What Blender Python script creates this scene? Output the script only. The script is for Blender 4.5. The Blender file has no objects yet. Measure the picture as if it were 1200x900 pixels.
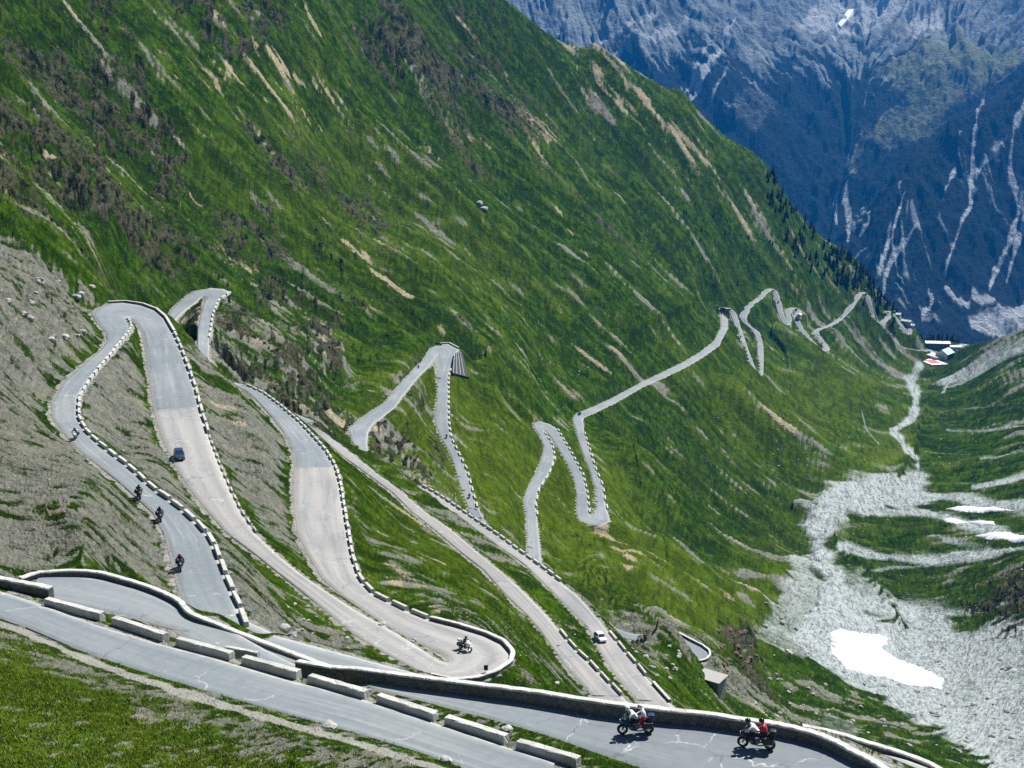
import math, random
import numpy as np
# ----------------------------------------------------------------------------
# Survey of the pass road: edge pairs sighted from the photographer's standpoint
# (x1,y1,x2,y2), later placed at their true heights from the road gradient.
# pixel edges (1200x900)  s1x,s1y,s2x,s2y
ABC=[(222,728,287,738),(218,713,278,712),(207,684,268,688),(200,656,257,660),(193,627,246,632),(180,602,228,612),(163,586,205,592),(141,566,176,571),(114,544,147,545),(92,526,120,525),(75,507,100,507),(61,489,91,490),(61,472,92,466),(72,450,103,447),(97,428,125,421),(117,412,141,402),(126,399,150,391),(124,389,153,384),(113,377,152,379),(107,368,150,376),(115,361,149,374),(127,356,149,373),(147,355,150,373),(167,358,152,373),(183,364,155,374),(193,373,159,378),(203,390,166,390),(213,413,171,413),(220,433,174,437),(228,456,177,460),(234,480,181,484),(243,510,190,514),(255,543,206,546),(268,573,225,576),(282,602,246,602),(300,627,266,625),(328,653,293,645),(352,673,322,668),(383,694,350,690),(417,716,385,718),(450,734,415,743),(483,754,450,764),(505,769,485,783),(516,775,505,793),(523,777,530,799),(526,776,555,797),(526,774,580,789),(525,772,596,778),(524,770,599,767),(520,767,589,755),(512,763,568,745),(497,757,535,735),(463,740,503,727),(430,718,470,714),(400,697,438,698),(377,677,420,680),(360,648,412,655),(349,625,407,627),(345,597,402,597),(344,570,397,565),(345,547,391,546),(343,527,380,528),(333,507,366,512),(320,490,350,495),(303,471,328,476),(290,459,308,461),(276,452,288,452)]
C2=[(231,418,244,424),(232,385,245,397),(236,367,249,369),(239,355,256,352),(240,349,270,343),(239,348,262,339),(238,348,247,338),(235,349,228,341),(229,355,213,351),(217,364,203,361),(203,377,196,371)]
D=[(355,493,366,499),(370,507,380,508),(400,533,412,532),(427,553,441,555),(460,577,474,580),(483,600,497,600),(510,621,527,620),(540,647,562,650),(567,668,590,673),(593,697,617,697),(617,720,640,721),(633,738,654,738),(648,759,671,759),(663,780,692,779),(680,800,712,800),(694,815,728,816)]
E=[(748,820,783,823),(731,803,764,802),(717,785,751,787),(701,759,728,760),(689,735,712,740),(672,718,690,713),(657,703,676,698),(640,686,657,683),(617,663,637,667),(590,644,609,647),(563,624,582,627),(537,607,552,607),(510,590,524,588),(493,577,507,577),(484,571,493,570)]
F=[(418,527,431,532),(412,515,430,518),(408,503,431,507),(418,494,437,497),(432,483,448,489),(450,473,463,477),(463,457,472,464),(480,438,485,447),(497,421,502,429),(505,408,512,416),(513,404,514,415),(526,403,514,416),(537,409,514,417),(533,423,512,427),(525,440,511,440),(525,463,513,463),(525,490,509,490),(528,513,515,510),(538,533,527,530),(547,553,535,553),(553,577,542,577),(559,597,549,595)]
GHI=[(618,640,633,646),(617,607,629,607),(613,587,627,590),(618,572,631,573),(628,553,642,557),(634,540,650,538),(638,523,647,523),(633,510,640,511),(626,501,637,506),(625,496,637,505),(632,494,638,504),(643,497,640,506),(653,503,646,513),(663,520,653,524),(673,538,663,540),(683,557,672,558),(688,578,676,580),(690,600,675,602),(691,604,679,611),(692,606,690,615),(693,606,703,616),(694,604,715,611),(694,598,712,600),(695,587,708,585),(697,571,706,570),(692,553,698,550),(683,530,691,527),(675,507,684,506),(671,491,683,493),(676,484,683,490),(690,479,694,485),(717,467,719,473),(750,449,752,454),(777,436,779,442),(800,425,802,431),(820,413,824,418),(837,400,842,405),(845,384,852,386),(845,368,852,374)]
N=[(30,705,48,672),(60,705,88,672),(110,715,140,682),(170,728,180,695),(220,741,218,716),(260,753,258,736),(300,765,300,753),(340,776,340,768),(365,781,368,777)]
M=[(1070,930,1046,897),(940,935,960,860),(830,928,860,846),(750,904,780,837),(665,874,690,827),(600,851,620,819),(540,833,560,813),(480,817,500,806),(430,804,450,800)]
BLK=[(-10,722,-10,690),(30,735,40,706),(100,765,110,732),(170,790,175,752),(250,815,255,773),(330,838,335,797),(410,860,415,817),(490,884,495,843),(570,910,575,870),(640,930,650,895)]
Q=[(789,745,795,744),(794,752,808,751),(800,759,822,758),(806,764,830,764),(811,769,831,769),(814,772,827,774),(815,773,819,776)]
FOC=1500.0; PITCH=math.radians(12.5)
CP,SP=math.cos(PITCH),math.sin(PITCH)
def ray(px,py):
    u=(px-600)/FOC; v=(450-py)/FOC
    return np.array([u,CP+v*SP,-SP+v*CP])
def at_z(px,py,z):
    r=ray(px,py); return r*(z/r[2])
def at_d(px,py,d):
    r=ray(px,py); return r/np.linalg.norm(r)*d
def project(P):
    P=np.asarray(P,float)
    zc=P[...,1]*CP-P[...,2]*SP
    yc=P[...,1]*SP+P[...,2]*CP
    return 600+FOC*P[...,0]/zc, 450-FOC*yc/zc
def solve(pairs,z0,g):
    """heights along a road from its gradient; returns lists of left and right edge points"""
    L=[];R=[];z=z0;prev=None
    for i,(a,b,c,d) in enumerate(pairs):
        mx,my=(a+c)/2,(b+d)/2
        gi=g(i) if callable(g) else g
        if prev is not None:
            zi=z
            for _ in range(120):
                p=at_z(mx,my,zi); zi=.5*zi+.5*(z-gi*math.hypot(p[0]-prev[0],p[1]-prev[1]))
            z=zi
        prev=at_z(mx,my,z)
        L.append(at_z(a,b,z));R.append(at_z(c,d,z))
    return np.array(L),np.array(R)
def strip(pts,w):
    """ribbon of width w round a centre line"""
    p=np.array(pts,float); t=np.gradient(p[:,:2],axis=0); t/=np.linalg.norm(t,axis=1)[:,None]
    n=np.stack([-t[:,1],t[:,0],0*t[:,0]],1)
    w=np.asarray(w,float).reshape(-1,1)
    return p+n*w/2,p-n*w/2
def smooth_path(pts,n=8):
    """Catmull-Rom through points"""
    p=np.array(pts,float); P=np.vstack([2*p[0]-p[1],p,2*p[-1]-p[-2]]); out=[]
    for i in range(1,len(P)-2):
        for k in range(n):
            t=k/n
            out.append(.5*((2*P[i])+(-P[i-1]+P[i+1])*t+(2*P[i-1]-5*P[i]+4*P[i+1]-P[i+2])*t*t+(-P[i-1]+3*P[i]-3*P[i+1]+P[i+2])*t**3))
    out.append(P[-2]); return np.array(out)
roads={}
roads['blk']=solve(BLK,-33.0,0.0)
roads['m']=solve(M,-37.8,.05)
roads['n']=solve(N,-41.0,.05)
roads['abc']=solve(ABC,-50.3,lambda i:.02 if i<20 else .045)
roads['c2']=solve(C2,-75.5,.045)
roads['d']=solve(D,-94.5,.06)
roads['e']=solve(E,-107.5,.06)
roads['f']=solve(F,-122.0,.06)
roads['q']=solve(Q,-163.0,.01)
roads['g']=solve(GHI,-167.0,.065)
# out-of-sight links between the visible stretches
def D_(m): return np.array([0,0,-m])
def mid(r,i): return (roads[r][0][i]+roads[r][1][i])/2
def link(name,pts,w): roads[name]=strip(smooth_path(pts),w)
link('n2',[mid('n',-3),(-4,87,-43.2),(10,84,-44.2),(20,83,-45.0),(24.6,81.6,-45.4),(28,79.6,-45.8),(31,77,-46.2),(33,73,-46.6)],5.0)
link('a0',[(14,90.5,-49.5),(7,93.5,-49.7),(0,97,-49.9),(-14,104,-50.1),mid('abc',0)],5.0)
link('m2',[mid('m',0),(23,58.5,-37.5),(25.5,53,-37.2),(26,47,-36.9)],6.5)
link('m3',[mid('m',-1),(-12.5,85,-40.7),(-17,88,-41.6),mid('n',4)+D_(.05)],3.4)
link('cc2',[mid('abc',-1),at_d(271,446,362)+D_(1.2),at_d(258,437,372)+D_(2.2),at_d(246,428,380)+D_(1.8),mid('c2',0)],4.0)
link('c2d',[mid('c2',-1),(-128,470,-88),(-98,420,-91.5),(-75,388,-93.6),mid('d',0)],5)
link('de',[mid('d',-1),(22,202,-106),(28,190,-106.6),(34,187,-106.9),(33,194,-107.2),mid('e',0)],5)
link('ef',[mid('e',-1),at_d(472,558,420)+D_(3),at_d(447,544,442)+D_(2.6),mid('f',0)],4.5)
link('fq',[mid('f',-1),at_d(575,625,478)+D_(3),at_d(620,662,455)+D_(3.5),at_d(680,706,430)+D_(3.5),at_d(735,735,414)+D_(3),mid('q',0)],4.5)
link('qg',[mid('q',-1),at_d(790,778,385)+D_(3),at_d(720,745,390)+D_(9),at_d(660,697,420)+D_(8),at_d(630,660,450)+D_(4),mid('g',0)],4.5)
# ----------------------------------------------------------------------------
# Ground: height of the land seen as tan(elevation) over (bearing, log distance)
ctrl=[]          # (bearing, ln distance, tan elevation, weight)
def add_pt(p,w=1.0):
    r=math.hypot(p[0],p[1]); ctrl.append((math.atan2(p[0],p[1]),math.log(r),p[2]/r,w))
for k,(L,R) in roads.items():
    c=(L+R)/2; last=None
    for p in c:
        r=math.hypot(p[0],p[1])
        if last is None or np.linalg.norm(p-last)>.05*r: add_pt(p); last=p
LAND=[ # sight line px,py and distance of open ground
 (0,900,50),(300,900,53),(500,900,57.5),(760,985,61),(930,985,62),(1100,960,66),(640,960,58),(-250,900,46),(-250,800,60),(-40,780,64),(0,640,127),(0,560,152),(0,480,185),(0,400,225),(0,300,310),(0,250,400),(0,200,500),(0,100,640),(0,0,760),
 (-300,640,105),(-300,500,150),(-300,300,235),(-300,100,430),(-300,-60,560),(-120,560,140),(40,590,143),(120,610,134),
 (60,330,318),(60,260,440),(60,200,560),(60,60,760),(120,335,400),(150,300,545),(150,200,680),(150,100,800),(150,0,920),(225,325,600),(240,300,640),
 (300,300,720),(300,200,850),(300,100,980),(300,0,1120),(365,0,1205),(460,0,1450),(432,533,392),(240,423,352),(258,431,352),(270,440,354),(226,412,350),(452,546,380),(474,559,378),(490,569,388),(330,400,560),(400,420,640),(430,380,730),(400,470,540),(350,470,470),(400,300,820),(400,150,1090),
 (515,370,800),(515,300,950),(515,200,1150),(515,100,1380),(515,20,1560),(570,420,760),(600,360,960),(600,400,890),(600,440,825),(560,425,775),(600,270,1145),(600,150,1430),(600,60,1640),
 (700,300,1240),(700,200,1560),(700,110,1800),(760,300,1450),(800,350,1440),(800,280,1620),(840,330,1660),(800,180,1860),(860,300,1760),(900,290,1900),(950,320,1990),(980,340,2050),
 (600,2,1780),(700,64,1880),(800,116,1980),(900,198,2070),(1000,302,2160),(1060,374,2210),(500,-60,1700),(300,-100,1250),(0,-90,870),
 # below the road
 (470,650,215),(520,690,205),(560,720,195),(450,610,260),(620,760,215),(600,700,245),
 (580,560,560),(600,500,670),(660,600,600),(650,640,520),(592,610,500),(480,520,525),(560,480,660),(590,540,590),(475,560,450),(510,560,500),
 (720,670,480),(760,690,470),(760,735,370),(770,780,300),(800,805,325),(850,810,380),(835,740,450),(800,700,560),(760,640,640),(740,580,735),(740,530,815),(770,490,985),(800,560,895),(830,640,790),
 (800,460,1080),(850,450,1200),(850,520,1060),(900,480,1250),(900,560,1060),(860,600,930),(950,520,1240),(900,640,900),(950,440,1550),(1000,480,1480),(1000,440,1700),
 (890,700,720),(860,750,560),(900,760,600),(900,810,460),(950,850,470),(960,800,590),(1000,880,450),(1100,890,520),(1180,895,560),
 (1010,760,720),(1040,780,712),(1090,800,690),(1000,700,850),(960,680,850),(950,620,1029),(990,590,1100),(1040,570,1180),(1070,500,1508),(1065,460,1780),(1085,430,2080),(1085,404,2290),(1098,402,2330),(1112,402,2320),(1125,403,2250),
 (1030,420,2000),(1050,395,2130),(1120,418,2150),(1140,405,2150),(1165,398,2080),(1200,386,1980),(1140,440,1880),(1200,430,1720),(1140,490,1520),(1200,490,1420),(1120,540,1290),(1200,550,1180),(1110,600,1075),(1200,620,980),(1100,660,940),(1190,690,800),(1150,720,800),(1200,750,730),(1200,830,640),(1300,870,560),
 (1400,420,1400),(1400,600,850),(1400,750,620),(1500,300,1500),(1330,360,1750)]
for px,py,d in LAND: add_pt(at_d(px,py,d),.9)
HID=[ # ground dropping out of sight behind a crest: px,py of the crest line, distance, metres below the sight line
 (150,352,420,9),(180,360,400,10),(205,385,360,7),(205,380,450,12),
 (600,0,2000,60),(700,64,2100,60),(800,116,2200,70),(900,198,2300,80),(1000,302,2420,100),(1060,374,2480,110),(600,0,2500,400),(800,116,2700,420),(1000,302,2800,400),(1060,374,2900,380),
 (1100,400,2750,90),(1140,402,2600,110),(1200,384,2300,90),(1100,400,3000,260),(1200,384,2800,260),(1400,330,2300,150),(300,-110,1900,300),(0,-110,1400,220),(-300,-90,900,150),
 (640,818,130,14),(760,828,130,18),(860,838,140,22),(960,850,150,25),(1050,885,140,22),(1100,898,150,26),(560,808,120,5),(700,822,190,10),(900,840,220,22),(1000,868,240,30),(1080,890,300,35),
 (520,585,425,5),(560,610,400,8),(600,638,385,9),(640,668,365,9),(690,712,345,7),(720,735,330,6)]
for px,py,d,dr in HID:
    p=at_d(px,py,d); p[2]-=dr; add_pt(p,.7)
C_=np.array(ctrl)
KT=3.0
X=np.stack([C_[:,0]*KT,C_[:,1]],1)
def tps(A,B):
    d2=((A[:,None,:]-B[None,:,:])**2).sum(-1)+1e-12
    return .5*d2*np.log(d2)
n=len(X); Kmat=tps(X,X)+np.diag(8e-5/C_[:,3]**2); Pm=np.hstack([np.ones((n,1)),X])
Amat=np.zeros((n+3,n+3)); Amat[:n,:n]=Kmat;Amat[:n,n:]=Pm;Amat[n:,:n]=Pm.T
sol=np.linalg.solve(Amat,np.concatenate([C_[:,2],np.zeros(3)]))
TH0,TH1=-.56,.56; LR0,LR1=math.log(31.0),math.log(2900.0)
NT,NR=1960,1280
def coarse(nt,nr):
    th=np.linspace(TH0,TH1,nt); lr=np.linspace(LR0,LR1,nr)
    out=np.zeros((nt,nr))
    for i in range(nt):
        q=np.stack([np.full(nr,th[i]*KT),lr],1)
        out[i]=tps(q,X)@sol[:n]+sol[n]+q@sol[n+1:]
    return out
def sample(G,ti,ri):
    """bilinear lookup of grid G at fractional indices"""
    ti=np.clip(ti,0,G.shape[0]-1.001); ri=np.clip(ri,0,G.shape[1]-1.001)
    a=ti.astype(np.int32); b=ri.astype(np.int32); u=ti-a; v=ri-b
    return (G[a,b]*(1-u)*(1-v)+G[a+1,b]*u*(1-v)+G[a,b+1]*(1-u)*v+G[a+1,b+1]*u*v)
def catmull_up(G,m,axis):
    """resample smoothly to m samples along axis"""
    G=np.moveaxis(G,axis,0); k=G.shape[0]; x=np.linspace(0,k-1,m); i=np.clip(np.floor(x).astype(int),0,k-2); t=(x-i)[:,None]
    g=lambda j:G[np.clip(i+j,0,k-1)]
    r=.5*((2*g(0))+(-g(-1)+g(1))*t+(2*g(-1)-5*g(0)+4*g(1)-g(2))*t*t+(-g(-1)+3*g(0)-3*g(1)+g(2))*t**3)
    return np.moveaxis(r,0,axis)
Tc=coarse(520,420)
T=catmull_up(catmull_up(Tc,NT,0),NR,1)
th=np.linspace(TH0,TH1,NT); lr=np.linspace(LR0,LR1,NR)
rr=np.exp(lr)
GX=np.sin(th)[:,None]*rr[None,:]; GY=np.cos(th)[:,None]*rr[None,:]; RR=np.broadcast_to(rr[None,:],GX.shape)
Z0=T*RR
def gi(x,y):
    return (np.arctan2(x,y)-TH0)/(TH1-TH0)*(NT-1),(np.log(np.hypot(x,y))-LR0)/(LR1-LR0)*(NR-1)
def ss(a,b,x):
    t=np.clip((x-a)/(b-a),0,1); return t*t*(3-2*t)
# lattice noise -------------------------------------------------------------
def hash2(ix,iy,seed):
    h=(ix.astype(np.int64)*374761393+iy.astype(np.int64)*668265263+seed*1442695041)&0xffffffff
    h=((h^(h>>13))*1274126177)&0xffffffff
    h=((h^(h>>15))*2246822519)&0xffffffff
    return ((h^(h>>16))&0xffffff)/float(0xffffff)
def vnoise(x,y,seed=0):
    ix=np.floor(x);iy=np.floor(y);u=x-ix;v=y-iy;u=u*u*u*(u*(u*6-15)+10);v=v*v*v*(v*(v*6-15)+10)
    ix=ix.astype(np.int64);iy=iy.astype(np.int64)
    a=hash2(ix,iy,seed);b=hash2(ix+1,iy,seed);c=hash2(ix,iy+1,seed);d=hash2(ix+1,iy+1,seed)
    return (a*(1-u)+b*u)*(1-v)+(c*(1-u)+d*u)*v
def fbm(x,y,o=4,seed=0,g=.5):
    s=0;a=1;t=0
    ca,sa=math.cos(.7),math.sin(.7)
    for k in range(o):
        s=s+a*vnoise(x,y,seed+k*17); t+=a; a*=g
        x,y=(x*ca-y*sa)*2.03+3.1,(x*sa+y*ca)*2.03-1.7
    return s/t
def ridged(x,y,o=4,seed=0,g=.5):
    s=0;a=1;t=0
    ca,sa=math.cos(.6),math.sin(.6)
    for k in range(o):
        s=s+a*(1-np.abs(2*vnoise(x,y,seed+k*13)-1)); t+=a;a*=g
        x,y=(x*ca-y*sa)*2.07+5.1,(x*sa+y*ca)*2.07+2.7
    return s/t
def hit(px,py,Tg):
    r=ray(px,py); t=r[2]/math.hypot(r[0],r[1]); a=(math.atan2(r[0],r[1])-TH0)/(TH1-TH0)*(NT-1)
    i=int(min(max(a,0),NT-2)); u=min(max(a-i,0),1); col=Tg[i]*(1-u)+Tg[i+1]*u
    w=np.where(col>t)[0]
    j=w[0] if len(w) else NR-1
    if j==0: rd=rr[0]
    else:
        s=(t-col[j-1])/max(col[j]-col[j-1],1e-9) if len(w) else 1; s=min(max(s,0),1); rd=math.exp(lr[j-1]+(lr[j]-lr[j-1])*s)
    b=math.atan2(r[0],r[1]); return np.array([rd*math.sin(b),rd*math.cos(b),rd*t])
# the distant switchbacks follow the hillside
FAR=[('far',[(847,361),(855,361),(860,370),(866,387),(872,406),(880,428),(885,438),(890,440),(891,425),(891,402),(886,389),(878,382),(870,375),(873,366),(880,356),(890,350),(898,341),(904,338),(908,342),(911,352),(914,366),(919,378),(922,381),(924,376),(923,367),(926,361),(933,361),(936,366),(931,370),(934,378),(941,389),(950,400),(957,408),(964,411),(969,409),(962,398),(955,391),(958,386),(975,380),(984,374),(991,368),(999,356),(1006,346),(1012,342),(1016,346),(1018,355),(1023,370),(1033,383),(1045,395),(1056,406),(1066,409),(1080,411),(1090,411)],6.6),
 ('far2',[(1034,384),(1033,379),(1037,375),(1042,371),(1038,365),(1043,365),(1049,372),(1056,382),(1061,391),(1066,391),(1064,383),(1060,376)],6.2)]
for nm,px,w in FAR:
    P=np.array([hit(x,y,T) for x,y in px]); P[1:-1]=P[1:-1]*.84+.08*(P[2:]+P[:-2])
    roads[nm]=strip(smooth_path(P,5),w)
# ---- roads benched into the slope -----------------------------------------
def dense(L,R,step=1.2):
    c=(L+R)/2; ol=[];orr=[]
    for i in range(len(c)-1):
        m=max(np.linalg.norm(L[i+1]-L[i]),np.linalg.norm(R[i+1]-R[i])); k=max(1,int(m/step))
        for j in range(k):
            t=j/k; ol.append(L[i]*(1-t)+L[i+1]*t); orr.append(R[i]*(1-t)+R[i+1]*t)
    ol.append(L[-1]);orr.append(R[-1]); return np.array(ol),np.array(orr)
NUM=np.zeros((NT,NR));DEN=np.zeros((NT,NR));KEEP=np.ones((NT,NR)); RD=np.full((NT,NR),99.0)
legs=[]
for k,(L,R) in roads.items():
    if k=='abc': cuts=[(0,21),(20,45),(44,len(L))]
    elif k=='c2': cuts=[(0,6),(5,len(L))]
    elif k=='f': cuts=[(0,12),(11,len(L))]
    elif k=='g': cuts=[(0,10),(9,22),(21,37),(36,len(L))]
    else: cuts=[(0,len(L))]
    for a,b in cuts: legs.append((k,L[a:b],R[a:b]))
dist_step={}
for k,L,R in legs:
    dm=np.linalg.norm(((L+R)/2).mean(0)); l,r=dense(L,R,max(.6,dm*.006))
    D=np.full((NT,NR),1e9); ZR=np.zeros((NT,NR))
    for p,q in zip(l,r):
        rad=20 if dm<300 else 34
        x0,y0=(p+q)[:2]/2; rc=math.hypot(x0,y0); hw=np.linalg.norm((p-q)[:2])/2+rad
        a0,b0=gi(x0,y0); da=hw/rc/(TH1-TH0)*(NT-1); db=hw/rc/(LR1-LR0)*(NR-1)*1.2
        i0,i1=int(max(a0-da,0)),int(min(a0+da+2,NT)); j0,j1=int(max(b0-db,0)),int(min(b0+db+2,NR))
        if i1<=i0 or j1<=j0: continue
        xs=GX[i0:i1,j0:j1];ys=GY[i0:i1,j0:j1]
        ex,ey=q[0]-p[0],q[1]-p[1]; l2=ex*ex+ey*ey+1e-9
        t=np.clip(((xs-p[0])*ex+(ys-p[1])*ey)/l2,0,1)
        d=np.hypot(xs-p[0]-t*ex,ys-p[1]-t*ey); z=p[2]+t*(q[2]-p[2])
        sub=D[i0:i1,j0:j1]; m=d<sub; sub[m]=d[m]; ZR[i0:i1,j0:j1][m]=z[m]
    m=D<30
    dd=D[m];zr=ZR[m];z0=Z0[m]
    Wd=(.9+ .9*np.abs(z0-zr)+.0015*RR[m])
    Wd=np.minimum(Wd,.72*(20 if dm<300 else 34))
    flat=.5+.0012*RR[m]
    w=1-ss(flat,flat+Wd,dd)
    g_=w/(dd+.4)**2
    NUM[m]+=g_*zr;DEN[m]+=g_;KEEP[m]*=(1-w)
    RD[m]=np.minimum(RD[m],dd)
ROADZ=NUM/np.maximum(DEN,1e-9)
def carve(Z): 
    return np.where(DEN>1e-9,Z*KEEP+(1-KEEP)*(ROADZ-.05-.00012*RR),Z)
# ---- sight-line hits, ground lookups ----------------------------------------
Tsm=carve(Z0)/RR
# ---- fall lines: noise dragged down the slope -------------------------------
gth=np.gradient(Z0,th,axis=0)/RR; gr=np.gradient(Z0,lr,axis=1)/RR
SL=np.hypot(gth,gr); uth=gth/(SL+1e-6); ur=gr/(SL+1e-6)
II,JJ=np.meshgrid(np.arange(NT,dtype=float),np.arange(NR,dtype=float),indexing='ij')
Un=(th[:,None]-TH0)/.0008+0*lr[None,:]; Vn=.4*(lr[None,:]-LR0)/.00418+.6*(T-T.min())/.0013
def noise_grid(a,b,seed):
    x_=Un*1.45/a; y_=Vn*1.25/b; g=np.random.default_rng(seed).random((int(x_.max())+3,int(y_.max())+3))
    return sample(g,x_,y_)
def drag(N,k,steps):
    ca=k/(th[1]-th[0]); cb=k/(lr[1]-lr[0]); acc=N.copy(); wsum=1.0
    for sgn in (1,-1):
        pi,pj=II.copy(),JJ.copy()
        for s in range(steps):
            ii=np.clip(pi,0,NT-1).astype(np.int32);jj=np.clip(pj,0,NR-1).astype(np.int32)
            pi=pi+sgn*ca*uth[ii,jj]; pj=pj+sgn*cb*ur[ii,jj]
            w=1-s/steps; acc+=w*sample(N,pi,pj); wsum+=w
    acc/=wsum; acc-=acc.mean(); acc/=acc.std(); return acc
ST1=drag(noise_grid(2,2,1),.0010,10)      # fine streaks
ST2=drag(noise_grid(5,4,2),.004,10)      # gullies
ST3=drag(noise_grid(17,11,3),.008,8)      # broad bands
ST4=drag(noise_grid(4,3,5),.0024,8)
ST5=drag(noise_grid(75,34,6),.016,12)      # ribs and gullies
RIB=1-np.minimum(np.abs(ST5)*1.1,1.6)
BL=fbm(Un/110,Vn/80,3,11); BL2=fbm(Un/40,Vn/30,3,21)
# ---- cover patches ---------------------------------------------------------
KL=.22                                   # log-distance against bearing
U=np.broadcast_to(th[:,None],RR.shape); V=np.broadcast_to(lr[None,:]*KL,RR.shape)
WARP=(ST2*.5+ST1*.35+(BL2-.5)*4)*.004
def ground_uv(pts):
    o=[]
    for px,py in pts:
        p=hit(px,py,Tsm); o.append((math.atan2(p[0],p[1]),math.log(math.hypot(p[0],p[1]))*KL))
    return np.array(o)
def box(q,pad):
    i0,i1=np.searchsorted(th,[q[:,0].min()-pad,q[:,0].max()+pad]); j0,j1=np.searchsorted(lr*KL,[q[:,1].min()-pad,q[:,1].max()+pad])
    return slice(max(i0,0),max(i1,1)),slice(max(j0,0),max(j1,1))
def patch(F,pts,val=1.0,soft=.006,warp=1.0):
    """polygon of cover on the ground"""
    q=ground_uv(pts); s=box(q,soft*3+.02); u=U[s];v=V[s]
    if u.size==0: return
    ins=np.zeros(u.shape,bool); dm=np.full(u.shape,9.)
    for k in range(len(q)):
        a=q[k];b=q[(k+1)%len(q)]
        c=((a[1]>v)!=(b[1]>v)); xi=(b[0]-a[0])*(v-a[1])/((b[1]-a[1])+1e-12)+a[0]; ins^=(c&(u<xi))
        ex,ey=b-a; t=np.clip(((u-a[0])*ex+(v-a[1])*ey)/(ex*ex+ey*ey+1e-12),0,1)
        dm=np.minimum(dm,np.hypot(u-a[0]-t*ex,v-a[1]-t*ey))
    sd=np.where(ins,dm,-dm)+WARP[s]*warp
    m=ss(-soft,soft,sd)*val; F[s]=np.maximum(F[s],m)
def stroke(F,pts,w,val=1.0,warp=1.0):
    """band of cover along a line on the ground, w in milliradians"""
    q=ground_uv(pts); w=w/1500.0; s=box(q,w*2+.02); u=U[s];v=V[s]
    if u.size==0: return
    dm=np.full(u.shape,9.)
    for k in range(len(q)-1):
        a=q[k];b=q[k+1]; ex,ey=b-a; t=np.clip(((u-a[0])*ex+(v-a[1])*ey)/(ex*ex+ey*ey+1e-12),0,1)
        dm=np.minimum(dm,np.hypot(u-a[0]-t*ex,v-a[1]-t*ey))
    sd=w/2-dm+WARP[s]*warp*min(1,w*60)
    m=ss(-w*.5,w*.5,sd)*val; F[s]=np.maximum(F[s],m)
SCREE=np.zeros((NT,NR));ROCK=np.zeros((NT,NR));DIRT=np.zeros((NT,NR));GRAV=np.zeros((NT,NR));LUSH=np.zeros((NT,NR))
# grey scree
for pts,v in [([(-400,250),(0,268),(70,312),(118,352),(102,372),(122,398),(60,455),(57,495),(110,545),(180,610),(215,690),(100,664),(0,672),(-400,640)],.86),
 ([(148,385),(170,440),(180,500),(230,590),(320,690),(430,760),(540,800),(290,745),(270,680),(200,585),(100,505),(100,460)],.82),
 ([(225,400),(262,452),(330,505),(343,600),(362,660),(300,620),(250,530),(228,450)],.9),
 ([(250,352),(278,350),(330,395),(370,450),(320,470),(262,440),(248,400)],.62),
 ([(275,345),(330,360),(420,440),(470,480),(440,470),(350,420)],.5),
 ([(430,480),(520,545),(640,660),(660,690),(560,620),(440,540)],.45),
 ([(660,690),(740,700),(800,740),(835,770),(850,800),(760,770),(700,735)],.85),
 ([(735,700),(800,716),(850,765),(900,810),(960,850),(860,830),(840,790),(800,745)],.7),
 ([(400,560),(470,640),(560,720),(660,790),(690,815),(560,740),(420,640)],.58),
 ([(150,730),(400,830),(560,900),(480,900),(280,835),(120,770)],.5),
 ([(420,800),(520,840),(700,905),(800,960),(600,890),(430,812)],.95)]: patch(SCREE,pts,v,.01)
# pale gravel of the valley floor
for pts,v in [([(965,690),(1010,712),(1080,728),(1130,735),(1300,728),(1300,900),(1160,900),(1085,850),(1010,808),(950,775),(930,745)],1),
 ([(930,640),(980,690),(990,760),(940,780),(880,750),(915,700)],.62),([(960,830),(1010,850),(1080,900),(1000,900),(900,840)],.35),
 ([(1000,568),(1060,566),(1110,580),(1100,592),(1040,600),(985,612),(960,645),(945,640),(955,608)],1),]: patch(GRAV,pts,v,.006)
for pts,w,v in [([(1077,432),(1066,445),(1074,468),(1070,490),(1046,505),(1058,520),(1076,540),(1074,570)],7,.95),([(1074,560),(1020,572),(975,595),(958,622),(962,655),(985,690)],30,1),([(985,688),(1030,700),(1080,722)],26,1),
 ([(1060,575),(1110,583),(1160,590),(1220,596)],11,.95),([(1040,588),(1090,602),(1150,618),(1220,628)],10,.9),([(985,640),(1040,655),(1100,655),(1160,648),(1220,638)],11,.95),([(1005,690),(1040,712),(1090,728)],34,1),([(1010,668),(1080,662),(1150,655)],5,.6),([(1000,700),(1090,716),(1160,712),(1220,705)],7,.7),([(1090,630),(1150,640),(1220,645)],5,.6),
 ([(1090,410),(1130,405),(1165,395)],6,.9),([(1140,570),(1220,555)],6,.9),([(1150,540),(1220,520)],5,.6),([(1110,505),(1220,500)],3,.7),([(1130,478),(1220,470)],2.5,.4),([(1110,446),(1160,425),(1220,400)],18,.75),([(1105,462),(1112,445),(1150,432)],3,.8),([(1085,530),(1150,535),(1220,530)],3,.4)]: stroke(GRAV,pts,w,v)
stroke(GRAV,[(1010,480),(1015,505),(1030,520)],2.0,.6,0); stroke(GRAV,[(930,588),(985,578),(1018,560)],2.4,.7,0)
stroke(SCREE,[(-40,735),(100,792),(250,845),(410,890),(520,925)],46,.72)
SHO=np.zeros((NT,NR)); stroke(SHO,[(-40,716),(30,741),(100,773),(250,823),(330,846),(410,869),(490,893),(560,917)],13,1.0,.5)
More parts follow.
